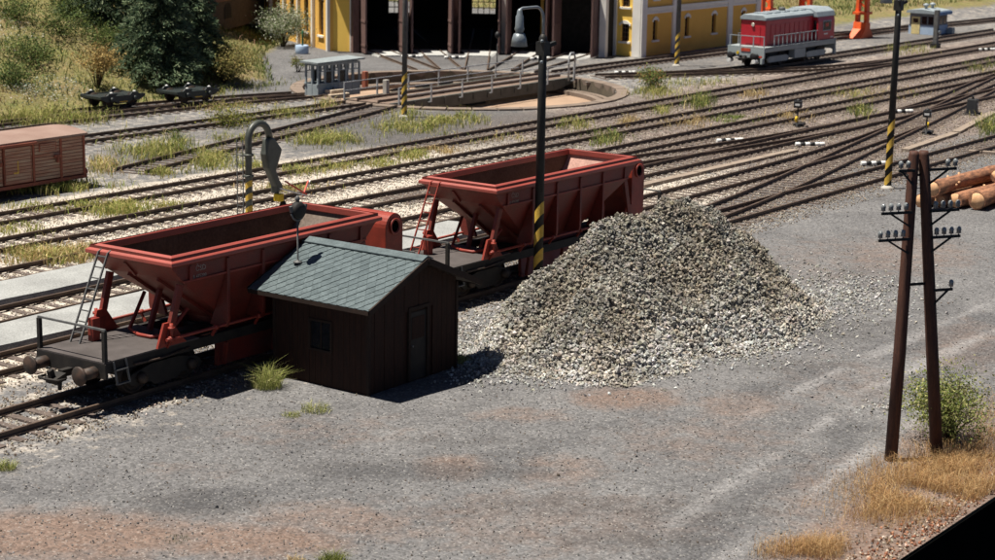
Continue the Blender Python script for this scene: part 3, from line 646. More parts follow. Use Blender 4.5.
        for xa in (-0.9, 0.9):
            wheelset(t, xb+xa, 0.46, 0.46)
            for s in (-1, 1):
                ab = MB(); ab.lathe([(0.15, -0.07), (0.16, 0), (0.13, 0.08), (0.05, 0.1)] if s > 0 else [(0.05, -0.1), (0.13, -0.08), (0.16, 0), (0.15, 0.07)], (xb+xa, s*1.13, 0.46), 12, 'y'); ab.build('axle_box', M_wheel, t)
    # lettering on the first upper panel
    zz = zt-0.47
    for body, size, xx, z in (('\u010cSD', 0.20, x0+0.95, zz-0.02), ('B 475200', 0.13, x0+0.85, zz-0.20)):
        text_mesh('lettering', body, size, M_white, t, Matrix.Translation((xx, -1.402, z)) @ Matrix.Rotation(math.radians(90), 4, 'X'))
    return t
hopper('red hopper wagon in front, partly hidden by the small dark shed', 31.45, 35.72, 0.018, True, 11.68)
hopper('red hopper wagon farther back, partly hidden by the stone heap', 45.75, 36.03, 0.002, False, 11.12)

# ------------------------------------------------------------------ small shed
M_wood = mat('dark_plank', (0.030, 0.011, 0.006), (0.018, 0.0075, 0.0045), rough=0.85, scale=2, stretch=(8, 8, 1), fine=0.3, fscale=14)
M_woodl = mat('dark_trim', (0.026, 0.014, 0.009), (0.018, 0.010, 0.007), rough=0.85, scale=3, fine=0.3)
M_slate = mat('slate', (0.092, 0.118, 0.125), (0.06, 0.08, 0.086), rough=0.45, scale=2.2, fine=0.22, fscale=18, bump=0.2, spec=0.45)
M_glassd = mat('dark_pane', (0.01, 0.011, 0.013), (0.016, 0.016, 0.018), rough=0.15, spec=0.5, bump=0)
shed = thing('shed', 'small dark timber shed with a grey diamond slate roof', 'shed', (38.82, 32.27, 0))
sx, sy = 1.83, 1.59; ez, rzz = 2.45, 3.40; hw = 2.38; hl = 2.06; slope = (rzz-2.42)/hw
def wall_planks(w, ax, fixed, a0, a1, top, holes=()):
    n = int(round((a1-a0)/0.20)); st = (a1-a0)/n
    for i in range(n):
        u0, u1 = a0+i*st+0.004, a0+(i+1)*st-0.004; pr = random.uniform(0, 0.012); sg = 1 if fixed > 0 else -1
        spans = [(0.02, top((u0+u1)/2))]
        for h0, h1, z0, z1 in holes:
            if u1 > h0 and u0 < h1: spans = [(a, b) for a, b in ((spans[0][0], z0), (z1, spans[0][1])) if b-a > 0.03]
        for z0, z1 in spans:
            m = MB(); f0, f1 = fixed, fixed+sg*(0.03+pr)
            m.box(u0, u1, f0, f1, z0, z1) if ax == 'x' else m.box(f0, f1, u0, u1, z0, z1)
            m.build('plank', M_wood, w)
gtop = lambda u: rzz-0.10-abs(u)*slope
win = (-0.35, 0.35, 0.98, 1.72); dr = (-0.22, 0.62, 0.02, 1.95)
w1 = MB().box(-sx+0.06, sx-0.06, -sy, -sy+0.06, 0, 2.3).build('wall', M_wood, shed); wall_planks(w1, 'x', -sy, -sx, sx, gtop, [dr])
w2 = MB().box(-sx+0.06, sx-0.06, sy-0.06, sy, 0, 2.3).build('wall', M_wood, shed); wall_planks(w2, 'x', sy, -sx, sx, gtop)
w3 = MB().box(-sx, -sx+0.055, -sy, sy, 0, 2.3).build('wall', M_wood, shed); wall_planks(w3, 'y', -sx, -sy, sy, lambda u: 2.42, [win])
w4 = MB().box(sx-0.055, sx, -sy, sy, 0, 2.3).build('wall', M_wood, shed); wall_planks(w4, 'y', sx, -sy, sy, lambda u: 2.42)
for xx in (-1, 1):
    for yy in (-1, 1): MB().box(xx*(sx-0.02), xx*(sx+0.07), yy*(sy-0.02), yy*(sy+0.07), 0, 2.42).build('corner_post', M_woodl, shed)
for yy in (-1, 1): MB().prism([(-sx, 2.3), (sx, 2.3), (0, rzz-0.11)], yy*(sy-0.055), yy*(sy-0.005), 'xz').build('gable', M_wood, shed)
d = MB().box(dr[0]+.07, dr[1]-.07, -sy-0.02, -sy-0.006, 0.03, dr[3]-0.07).build('door', M_dk, shed)  # black door colour stands in for the shade of an open doorway
MB().box(dr[0]+.16, dr[1]-.16, -sy-0.032, -sy-0.0215, 1.15, 1.75).build('door_panel', M_wood, d); MB().lathe([(.03, -.07), (.03, -.01), (.02, 0)], (dr[0]+.14, -sy-0.022, 0.98), 8, 'y').build('handle', M_grey, d)
f = MB()
for a, b in ((dr[0]-.02, dr[0]+.07), (dr[1]-.07, dr[1]+.02)): f.box(a, b, -sy-0.065, -sy-0.002, 0.02, dr[3])
f.box(dr[0]-.02, dr[1]+.02, -sy-0.07, -sy-0.002, dr[3]+.002, dr[3]+.09); f.build('door_frame', M_woodl, shed)
wo_ = MB()
for a, b in ((win[0]-.06, win[0]), (win[1], win[1]+.06)): wo_.box(-sx-0.07, -sx-0.002, a, b, win[2]-.06, win[3]+.06)
for a, b in ((win[2]-.06, win[2]), (win[3], win[3]+.06)): wo_.box(-sx-0.065, -sx-0.002, win[0], win[1], a, b)
wo_.box(-sx-0.03, -sx-0.002, -.02, .02, win[2], win[3]); wf = wo_.build('window', M_woodl, shed)
for a, b in ((win[0], -.02), (.02, win[1])): MB().box(-sx-0.012, -sx-0.004, a, b, win[2], win[3]).build('pane', M_glassd, wf)
for s in (-1, 1):
    rp = MB(); rp.prism([(0.0, rzz-0.03), (s*hw, rzz-0.03-slope*hw), (s*hw, rzz-0.11-slope*hw), (0.0, rzz-0.11)], -hl, hl, 'xz'); ro = rp.build('roof', M_woodl, shed)
    # diamond slates, each its own piece
    Lr = math.hypot(hw, slope*hw); du = np.array([s*hw/Lr, 0, -slope*hw/Lr]); dn = np.array([s*slope*hw/Lr, 0, hw/Lr]); dv = np.array([0, 1.0, 0])
    a, b = 0.225, 0.15; org = np.array([0, 0, rzz-0.03])
    r = 0
    u = -a*0.2
    while u < Lr+a*0.4:
        off = (r % 2)*b
        for j in range(-15, 16):
            v = j*2*b+off
            poly = [(u-a, v), (u, v+b), (u+a, v), (u, v-b)]
            # clip to the roof plane
            def clip(pl, fi, lim, sg):
                o2 = []
                for i in range(len(pl)):
                    p, q2 = pl[i], pl[(i+1) % len(pl)]; ip, iq = sg*(p[fi]-lim) <= 0, sg*(q2[fi]-lim) <= 0
                    if ip: o2.append(p)
                    if ip != iq:
                        t_ = (lim-p[fi])/(q2[fi]-p[fi]); o2.append((p[0]+t_*(q2[0]-p[0]), p[1]+t_*(q2[1]-p[1])))
                return o2
            for fi, lim, sg in ((0, 0.02, -1), (0, Lr+0.02, 1), (1, -hl-0.01, -1), (1, hl+0.01, 1)):
                poly = clip(poly, fi, lim, sg) if poly else poly
            if len(poly) < 3: continue
            pts = []; jz = random.uniform(0, 0.006)
            for h in (0.004, 0.0):
                for (pu, pv) in poly:
                    lift = 0.008+0.024*(pu-u+a)/(2*a)+jz+h*5
                    cu, cv = np.mean([p[0] for p in poly]), np.mean([p[1] for p in poly]); k_ = 0.965
                    pts.append(org+du*(cu+(pu-cu)*k_)+dv*(cv+(pv-cv)*k_)+dn*lift)
            n_ = len(poly); m = MB(); m.add(pts, [tuple(range(n_)), tuple(range(n_, 2*n_))[::-1]]+[(i, n_+i, n_+(i+1) % n_, (i+1) % n_) for i in range(n_)])
            m.build('slate', M_slate, ro)
        u += a; r += 1
    for yy in (-1, 1): MB().beam((0, yy*(hl+0.03), rzz-0.06), (s*hw, yy*(hl+0.03), rzz-0.06-slope*hw), 0.05, 0.16).build('bargeboard', M_woodl, shed)
    MB().beam((s*(hw+0.01), -hl, rzz-0.075-slope*hw), (s*(hw+0.01), hl, rzz-0.075-slope*hw), 0.05, 0.10).build('eave_board', M_woodl, shed)
rc = MB()
for s in (-1, 1): rc.prism([(0, rzz+0.075), (s*0.24, rzz+0.075-0.24*slope), (s*0.24, rzz+0.05-0.24*slope), (0, rzz+0.04)], -hl-0.02, hl+0.02, 'xz')
rc.build('ridge_cap', M_slate, shed)
# signal bell on a thin mast fixed to the roof
bell = thing('roof_bell', 'round grey signal bell on a thin mast on the shed roof', 'bell', (37.7, 33.72, 2.99))
MB().lathe([(0.13, 0), (0.12, 0.03), (0.035, 0.06), (0.026, 0.1), (0.026, 1.25)], (0, 0, 0), 10).build('mast', M_grey, bell)
hd = MB(); hd.lathe([(0.05, -0.14), (0.20, -0.13), (0.24, -0.05), (0.24, 0.05), (0.18, 0.12), (0.03, 0.15)], (0, 0, 1.42), 18, 'y'); hd.build('bell', M_dk, bell)
hr = MB(); hr.path([(0.27*math.cos(a), -0.02, 1.42+0.27*math.sin(a)) for a in np.linspace(-2.9, -0.2, 12)], 0.028, 6)
for s in (-1, 1): hr.beam((s*0.26, -0.02, 1.40), (s*0.30, -0.02, 1.56), 0.07, 0.07)
hr.build('hoop', M_grey, bell)
MB().lathe([(0.05, 0), (0.07, 0.06), (0.05, 0.12), (0.01, 0.16)], (0, 0, 1.66), 10).build('cap', M_grey, bell)

# ------------------------------------------------------------------ lamp posts with striped feet
M_yel = mat('stripe_yellow', (0.62, 0.40, 0.06), (0.5, 0.32, 0.06), rough=0.6, scale=6, fine=0.15)
M_post = mat('post_black', (0.010, 0.010, 0.010), (0.018, 0.017, 0.016), rough=0.6, scale=4)
M_lampg = mat('lamp_grey', (0.20, 0.225, 0.245), (0.15, 0.17, 0.185), rough=0.4, scale=4, metal=0.3)
M_bulb = mat('bulb_glass', (0.55, 0.52, 0.45), (0.5, 0.48, 0.42), rough=0.2)
def lamp_post(label, x, y, h=8.2, sh=3.0, r=0.155, lean=(0, 0), lamp=True, postm=None):
    t = thing('lamp_post', label, 'lamp post', (x, y, 0), 0, 'tall lamp posts with striped feet'); t.rotation_euler = (lean[0], lean[1], 0)
    MB().lathe([(r*1.9, -0.05), (r*1.9, 0.07), (r*1.3, 0.10), (r*1.2, 0.14)], (0, 0, 0), 14).build('base', M_conc, t)
    MB().lathe([(r, 0.1), (r*0.82, h), (r*0.4, h+0.12)], (0, 0, 0), 16).build('post', postm or M_post, t)
    # slanting yellow bands wound on the foot
    nb = 4; pitch = sh/nb
    for i in range(nb):
        z0 = 0.2+i*pitch; vs = []; n = 18
        for k in range(n+1):
            a = -2.4+2*math.pi*k/n; zz = z0+0.20*math.sin(a+2.4+0.6)
            for dz in (0, pitch*0.52):
                rad = r*(1-0.18*((zz+dz)/h))+0.004; vs.append((rad*math.cos(a), rad*math.sin(a), max(0.15, zz+dz)))
        MB().add(vs, [(2*k, 2*k+2, 2*k+3, 2*k+1) for k in range(n)], True).build('stripe', M_yel, t)
    bx = MB(); bx.box(-0.16, 0.16, -0.16, 0.16, h-0.55, h-0.12); bx.beam((0.1, 0, h-0.3), (0.5, -0.12, h-0.18), 0.13, 0.12); bx.build('bracket', postm or M_post, t)
    for z in (h-0.1, h-0.75): MB().lathe([(0.05, -0.04), (0.05, 0.04), (0.02, 0.06)], (-0.17, -0.08, z), 8).build('insulator', M_lampg, t)
    if lamp:
        A = [(0, 0, h), (0.0, 0, h+0.55)]+[(-0.42+0.42*math.cos(a), 0, h+0.55+0.42*math.sin(a)) for a in np.linspace(0.2, math.pi/2, 7)]+[(-1.15, 0, h+0.97), (-1.27, 0, h+0.93), (-1.29, 0, h+0.82)]
        MB().path(A, 0.045, 8).build('gooseneck', M_lampg, t)
        lh = MB().lathe([(0.04, 0.98), (0.08, 0.92), (0.09, 0.80), (0.12, 0.76), (0.13, 0.45), (0.155, 0.36), (0.12, 0.30), (0.12, 0.24)], (-1.29, 0, h-0.02), 14).build('lamp_head', M_lampg, t)
        MB().lathe([(0.12, 0.24), (0.17, 0.22), (0.22, 0.08), (0.26, -0.16), (0.245, -0.16), (0.20, 0.06), (0.10, 0.2)], (-1.29, 0, h-0.02), 18).build('lamp_shade', M_lampg, lh)
        MB().lathe([(0.045, 0.1), (0.07, 0.02), (0.07, -0.06), (0.035, -0.12)], (-1.29, 0, h-0.02), 10).build('bulb', M_bulb, lh)
    return t
lamp_post('tall black lamp post beside the stone heap, in front of a hopper wagon', 49.62, 34.12)
lamp_post('tall black lamp post at the right edge of the tracks', 76.5, 34.35)
M_postg = mat('post_grey', (0.10, 0.10, 0.10), (0.07, 0.065, 0.06), rough=0.6)
lamp_post('grey lamp post standing next to the turntable', 80.5, 64.3, 8.0, 2.3, 0.15, postm=M_postg)
lamp_post('grey lamp post in front of the yellow side building', 114.3, 67.4, 8.0, 2.2, 0.17, postm=M_postg)

# ------------------------------------------------------------------ water crane
M_crane = mat('crane_green', (0.065, 0.07, 0.06), (0.04, 0.044, 0.038), rough=0.45, scale=3, spec=0.45)
M_yelp = mat('yellow_paint', (0.75, 0.5, 0.02), rough=0.5); M_redp = mat('red_paint', (0.5, 0.07, 0.04), rough=0.5); M_whp = mat('white_paint', (0.75, 0.75, 0.73), (0.6, 0.6, 0.58), rough=0.5)
wc = thing('water_crane', 'grey green water crane with a hanging spout and ladder', 'water crane', (49.42, 46.5, 0.31))
MB().lathe([(0.34, -0.02), (0.34, 0.12), (0.22, 0.2), (0.20, 0.3)], n=14).build('base', M_crane, wc)
pts = [(0, 0, 0.2), (0, 0, 3.5)]+[(0.53-0.53*math.cos(a), 0, 3.5+0.53*math.sin(a)) for a in np.linspace(0.15, 2.75, 12)]+[(1.10, 0, 3.45)]
MB().path(pts, 0.125, 14).build('standpipe', M_crane, wc)
for z in (2.2, 2.95): MB().lathe([(0.125, -0.05), (0.18, -0.04), (0.18, 0.04), (0.125, 0.05)], (0, 0, z), 14).build('collar', M_crane, wc)
for i in range(4):
    vs = []
    for k in range(15):
        a = -2.6+2*math.pi*k/14; zz = 0.4+i*0.45+0.10*math.sin(a+3.2)
        for dz in (0, 0.22): vs.append((0.131*math.cos(a), 0.131*math.sin(a), zz+dz))
    MB().add(vs, [(2*k, 2*k+2, 2*k+3, 2*k+1) for k in range(14)], True).build('stripe', M_yel, wc)
prof = [(0.87, 3.42), (1.02, 3.50), (1.22, 3.44), (1.62, 3.0), (1.55, 2.82), (1.30, 2.25), (1.46, 1.92), (1.62, 1.72), (1.62, 1.58), (1.42, 1.42), (1.27, 1.40), (1.28, 1.66), (1.10, 2.02), (0.86, 2.4), (0.74, 2.9)]
MB().prism(prof, -0.16, 0.16, 'xz').build('spout', M_crane, wc, bevel=0.07)
ld = MB()
for y in (-0.12, 0.16): ld.beam((-0.42, y, 0.1), (-0.42, y, 3.55), 0.03, 0.03)
for z in np.arange(0.3, 3.5, 0.3): ld.beam((-0.42, -0.12, z), (-0.42, 0.16, z), 0.025, 0.025)
for z in (2.95, 1.3): ld.beam((-0.42, 0.02, z), (0, 0.02, z), 0.025, 0.025)
ld.build('ladder', M_grey, wc)
dv_ = thing('signal_lantern', 'small yellow lantern with red and white arms below the crane spout', 'signal', (50.95, 46.35, 0.31))
MB().lathe([(0.12, 0), (0.12, 0.06), (0.045, 0.1), (0.04, 1.2)], n=10).build('post', M_post, dv_)
MB().box(-0.28, -0.02, -0.15, 0.13, 1.14, 1.42).build('lantern', M_yelp, dv_, bevel=0.03)
MB().lathe([(0.13, 0), (0.16, 0.1), (0.09, 0.26), (0.03, 0.32)], (0.1, 0, 0.82), 12).build('counterweight', M_post, dv_)
MB().beam((-0.1, -0.02, 1.60), (1.15, -0.12, 1.20), 0.09, 0.05).build('arm', M_whp, dv_)
MB().beam((0.2, 0, 1.82), (1.25, -0.1, 1.22), 0.06, 0.05).build('arm', M_redp, dv_)
MB().beam((1.05, -0.1, 1.18), (1.75, 0.25, 1.62), 0.05, 0.05).build('arm', M_redp, dv_)
MB().beam((1.45, 0.1, 1.42), (1.9, 0.3, 1.60), 0.05, 0.05).build('arm', M_whp, dv_)
# ------------------------------------------------------------------ telegraph A-pole
M_tpole = mat('tarred_pole', (0.085, 0.035, 0.022), (0.05, 0.022, 0.016), rough=0.7, scale=3, stretch=(6, 6, 0.6), fine=0.3, fscale=20)
M_ins = mat('glass_insulator', (0.20, 0.215, 0.22), (0.15, 0.16, 0.165), rough=0.15, spec=0.6, bump=0)
ap = thing('telegraph_pole', 'brown twin-leg telegraph pole with insulator arms at the right', 'telegraph pole', (41.0, 17.33, 0), math.atan2(-0.69, 1.06))
for s in (-1, 1):
    MB().path([(s*0.64, 0, -0.1), (s*0.44-0.14, 0, 2.6), (s*0.13-0.40, 0, 7.22), (s*0.13-0.40, 0, 7.30)], [0.15, 0.145, 0.12, 0.10], 14).build('leg', M_tpole, ap)
MB().tube((-0.67, 0.0, 6.75), (-0.07, 0.0, 6.75), 0.03, 6).build('bolt', M_post, ap)
MB().tube((-0.6, 0.0, 4.2), (0.15, 0.0, 4.2), 0.035, 6).build('tie_bolt', M_post, ap)
for z, L, R_, ni in ((6.88, 0.62, 0.95, 2), (5.92, 1.0, 0.98, 4), (5.3, 1.03, 0.98, 4), (4.05, 0.0, 0.72, 1)):
    for s, ln in ((-1, L), (1, R_)):
        if ln == 0: continue
        base = 0.15+(7.3-z)*0.066; a = MB(); xo = -0.055*z; a.beam((s*base+xo, -0.12, z), (s*(base+ln-0.2)+xo, -0.12, z), 0.05, 0.06); a.beam((s*(base+ln*0.55)+xo, -0.12, z-0.02), (s*(base+0.02)+xo, -0.12, z-0.34), 0.035, 0.04)
        ao = a.build('cross_arm', M_post, ap)
        for i in range(ni):
            xx = xo+s*(base+ln-0.24-i*0.20); MB().lathe([(0.012, 0.02), (0.012, 0.06), (0.055, 0.07), (0.05, 0.13), (0.06, 0.15), (0.045, 0.21), (0.015, 0.23)], (xx, -0.12, z), 10).build('insulator', M_ins, ao)
# ------------------------------------------------------------------ logs
M_bark = mat('bark', (0.33, 0.155, 0.085), (0.13, 0.065, 0.042), rough=0.9, scale=3.2, stretch=(0.7, 3, 3), fine=0.3, fscale=18, bump=0.4)
M_cut = mat('cut_wood', (0.60, 0.36, 0.20), (0.5, 0.28, 0.15), rough=0.8, scale=8, fine=0.2)
def log(label, x, y, z, r, ln, az, seed):
    t = thing('log', label, 'log', (x, y, z), az, 'felled logs lying by the right edge')
    rr = random.Random(seed); pts = []; rad = []
    for i in range(9):
        pts.append((ln*i/8, 0.04*rr.uniform(-1, 1), 0.02*rr.uniform(-1, 1))); rad.append(r*(1-0.12*i/8)*(1+0.09*rr.uniform(-1, 1)))
    MB().path(pts, rad, 14).build('trunk', M_bark, t)
    for k in range(4): a_ = rr.uniform(0, 6.28); x_ = rr.uniform(.4, ln*.6); MB().tube((x_, .7*r*math.cos(a_), .7*r*math.sin(a_)), (x_+.05, 1.12*r*math.cos(a_), 1.12*r*math.sin(a_)), .06, 7, .045).build('branch_stub', M_cut, t)
    MB().lathe([(0.02, -0.006), (r*0.86, -0.006), (r*0.86, 0.002)], (pts[0][0], pts[0][1], pts[0][2]), 14, 'x').build('cut_face', M_cut, t)
    return t
az = -0.06
log('topmost log lying across the other logs', 72.75, 30.75, 0.86, 0.33, 9, -0.04, 1)
log('log with a pale cut end between the topmost log and the front log', 73.7, 30.05, 0.33, 0.33, 9, az, 2)
log('thick log with a cracked orange cut end in front of the stack', 73.9, 29.28, 0.40, 0.38, 9, -0.01, 3)
log('log lying hidden at the back under the topmost log', 73.0, 31.3, 0.30, 0.30, 9, az, 4)
log('log at the frame edge nearest the viewer', 75.2, 28.35, 0.29, 0.29, 8, 0.03, 5)
log('log lying deep in the stack under the topmost log', 73.6, 30.72, 0.27, 0.27, 9, az, 7); log('upper log behind the thick cracked log, out of the frame to the right', 76.6, 29.55, 1.02, 0.30, 8, 0.02, 8)
log('small log resting on the log nearest the viewer', 75.5, 28.60, 0.82, 0.25, 8, 0.03, 6)

# ------------------------------------------------------------------ signals, markers, troughs
M_sig = mat('signal_black', (0.02, 0.02, 0.022), rough=0.5)
def disc_signal(label, px, py, h=1.45, yellow=True, lever=True):
    x, y, _ = G(px, py); t = thing('switch_signal', label, 'switch signal', (x, y, 0), 0.3, 'switch signals between the tracks')
    MB().lathe([(0.1, 0), (0.1, 0.05), (0.045, 0.08), (0.04, h-0.4)], n=8).build('post', M_sig, t)
    b = MB().box(-0.22, 0.22, -0.2, 0.2, h-0.42, h-0.06).build('lantern', M_sig, t, bevel=0.02)
    MB().lathe([(0.15, 0), (0.1, 0.06), (0.03, 0.1)], (0, 0, h-0.06), 10).build('cap', M_sig, t)
    MB().box(-0.14, 0.14, -0.206, -0.201, h-0.30, h-0.19).build('white_bar', M_whp, b); MB().box(-0.226, -0.221, -0.12, 0.12, h-0.30, h-0.19).build('white_bar', M_whp, b)
    if yellow: MB().lathe([(0.02, -0.06), (0.16, -0.05), (0.16, 0.05), (0.02, 0.06)], (-0.32 if yellow == 1 else 0.5, 0, 0.45), 14, 'y').build('counterweight', M_yelp, t)
    if lever:
        MB().beam((0, 0, 0.25), (-0.32 if yellow == 1 else 0.5, 0, 0.45), 0.05, 0.05).build('lever', M_sig, t); MB().box(0.15, 1.2, -0.25, 0.25, 0.0, 0.12).build('gear_box', M_dk, t)
    return t
disc_signal('switch signal with a yellow weight between two tracks, farther from the viewer', 797, 127)
disc_signal('switch signal with white face and a yellow weight, right of the striped pole', 926, 135, 1.35, 2)
x, y, _ = G(972, 114); t = thing('switch_motor', 'squat black switch lantern with white arrow at the right', 'switch signal', (x, y, 0), 0.2, 'switch signals between the tracks'); t.scale = (0.72, 0.72, 0.9)
MB().prism([(-0.5, 0.02), (0.5, 0.02), (0.34, 0.95), (-0.30, 0.95)], -0.4, 0.4, 'xz').build('lantern', M_sig, t, bevel=0.06); MB().lathe([(0.1, 0), (0.06, 0.2), (0.02, 0.22)], (0, 0, 0.95), 8).build('cap', M_sig, t)
for i, (a, b) in enumerate((((-0.2, 0.7), (0.0, 0.55)), ((0.0, 0.55), (0.2, 0.4)), ((0.05, 0.7), (0.2, 0.6)))): MB().beam((a[0], -0.406, a[1]), (b[0], -0.406, b[1]), 0.01, 0.09).build('arrow_stroke', M_whp, t)
MB().box(-0.95, 0.9, -0.55, 0.55, 0.0, 0.07).build('base_plate', M_dk, t)
for i, (px, py, nm) in enumerate([(730, 141, 'before the first switch'), (810, 145, 'between the diverging tracks'), (876, 164, 'left of the striped pole'), (901, 112, 'right of the distant signal'), (987, 50, 'at the far right edge'), (540, 59, 'near the fourth roundhouse door'), (455, 58, 'near the third roundhouse door'), (412, 57, 'near the second roundhouse door'), (625, 73, 'before the yellow building')]):
    x, y, _ = G(px, py, 0.1); t = thing('fouling_marker', 'white and black striped track marker '+nm, 'track marker', (x, y, 0), random.uniform(-0.9, -0.5), 'striped markers between tracks')
    n = 6; ln = 1.5
    for k in range(n): MB().lathe([(0.085, 0), (0.1, 0.02), (0.1, ln/n-0.02), (0.085, ln/n)], (-ln/2+k*ln/n, 0, 0.14), 10, 'x').build('band', (M_whp, M_sig)[k % 2] if k not in (0, 5) else M_whp, t)
    for s in (-0.5, 0.5): MB().box(s-0.05, s+0.05, -0.06, 0.06, 0, 0.08).build('foot', M_conc, t)
M_tim = mat('trough_timber', (0.27, 0.215, 0.17), (0.20, 0.16, 0.13), rough=0.9, scale=2, stretch=(0.6, 6, 1), fine=0.2)
def trough(label, a, b, n, wd=0.42):
    a = np.array(G(*a)); b = np.array(G(*b)); d = b-a; L = np.hypot(d[0], d[1]); t = thing('cable_trough', label, 'cable trough', (a[0], a[1], 0), math.atan2(d[1], d[0]), 'cable troughs beside the switches')
    for i in range(n): MB().box(i*L/n+0.03, (i+1)*L/n-0.03, -wd/2, wd/2, -0.02, 0.15+random.uniform(-.01, .01)).build('cover', M_tim, t, bevel=0.01)
trough('straight pale cable trough beside the switches behind the stone heap', (640, 188), (795, 152), 9)
trough('pale cable trough running from the striped pole past the switch signal', (905, 152), (955, 135), 4); trough('short pale cable trough bending up to the squat black lantern', (956, 134), (993, 114), 4)
trough('thin pale duct along the right edge before the logs', (968, 153), (1010, 156), 3, 0.3)

# ------------------------------------------------------------------ brown boxcar
M_board = mat('boxcar_board', (0.40, 0.29, 0.21), (0.30, 0.14, 0.095), rough=0.85, scale=1.6, stretch=(0.5, 1, 3), fine=0.2)
M_boxr = mat('boxcar_rust', (0.28, 0.09, 0.055), (0.22, 0.075, 0.05), rough=0.8, scale=2)
M_roofb = mat('boxcar_roof', (0.26, 0.18, 0.15), (0.21, 0.135, 0.11), rough=0.85, scale=0.8, fine=0.12)
bc = thing('boxcar', 'weathered brown boxcar with a pale curved roof at the left edge', 'boxcar', (46.3, 61.6, 0.0))
bl, bh, b0, b1 = 7.9, 1.32, 0.55, 2.15
MB().box(0.04, bl-0.04, -bh+0.04, bh-0.04, b0, b1).build('body', M_boxr, bc)
nb = 12; hb = (b1-b0)/nb; posts = [0.0, 1.35, 2.7, 4.15, 5.35, 6.6, bl]
for i in range(nb):
    for a, b in ((0.06, 3.55), (5.02, 6.56), (6.64, bl-0.05)): MB().box(a, b, -bh-0.0, -bh+0.039, b0+i*hb+0.012, b0+(i+1)*hb-0.012).build('board', M_board, bc)
    MB().box(bl-0.039, bl, -bh+0.05, bh-0.05, b0+i*hb+0.012, b0+(i+1)*hb-0.012).build('board', M_board, bc)
do = MB().box(3.6, 4.98, -bh-0.07, -bh-0.002, b0+0.02, b1-0.1).build('sliding_door', M_boxr, bc)
for i in range(nb-1): MB().box(3.65, 4.93, -bh-0.10, -bh-0.0705, b0+0.05+i*hb*0.99, b0+0.03+(i+1)*hb*0.99).build('board', M_board, do)
MB().beam((1.5, -bh-0.12, b1-0.02), (5.25, -bh-0.12, b1-0.02), 0.10, 0.10).build('door_rail', M_boxr, bc)
for p in (0.05, 1.35, 2.5, 5.15, 6.60, bl-0.06): MB().box(p-0.05, p+0.05, -bh-0.045, -bh-0.002, b0-0.02, b1+0.05).build('side_post', M_boxr, bc)
vt = MB().box(5.45, 6.35, -bh-0.03, -bh-0.003, 1.72, 2.05).build('vent_hatch', M_boxr, bc)
for i in range(4): MB().box(5.5, 6.3, -bh-0.045, -bh-0.031, 1.74+i*0.08, 1.79+i*0.08).build('louvre', M_board, vt)
la = MB(); la.box(4.25, 4.30, -bh-0.112, -bh-0.103, 1.05, 1.5); la.box(4.05, 4.30, -bh-0.112, -bh-0.103, 0.98, 1.045); la.build('yellow_mark', M_yel, do)
lk = MB(); lk.box(6.2, 6.5, -bh-0.12, -bh-0.03, 1.40, 1.52); lk.beam((6.35, -bh-0.1, 1.45), (6.35, -bh-0.1, 1.2), 0.12, 0.08); lk.build('latch', M_boxr, bc)
lk = MB(); lk.box(3.1, 3.5, -bh-0.10, -bh-0.005, 1.35, 1.5); lk.box(2.9, 3.3, -bh-0.10, -bh-0.005, 0.8, 0.95); lk.build('bracket', M_boxr, bc)
arc = [(math.sin(a)*4.0, b1+0.30+(math.cos(a)-1)*4.0*0.75) for a in np.linspace(-0.36, 0.36, 13)]
rf = MB(); rf.prism(arc+[(y, z-0.09) for y, z in arc[::-1]], -0.12, bl+0.12, 'yz'); rf.build('roof', M_roofb, bc)
MB().prism([(y*0.93, z-0.10) for y, z in arc]+[(1.28, b1), (-1.28, b1)], 0.01, bl-0.01, 'yz').build('end_board', M_boxr, bc)
MB().box(-0.05, bl+0.05, -bh-0.06, bh+0.06, b0-0.17, b0-0.03).build('sill', M_boxr, bc)
for x in (1.6, 6.3): wheelset(bc, x, 0.30, 0.34)
MB().box(bl+0.05, bl+0.2, -1.2, 1.2, 0.42, 0.62).build('end_beam', M_boxr, bc)
for y in (-0.85, 0.85): MB().tube((bl+0.2, y, 0.55), (bl+0.45, y, 0.55), 0.14, 12).build('buffer', M_boxr, bc)
for z in (0.75, 1.1, 1.45): MB().beam((bl+0.06, -1.15, z), (bl+0.06, -0.7, z), 0.03, 0.03).build('grab_rung', M_boxr, bc)

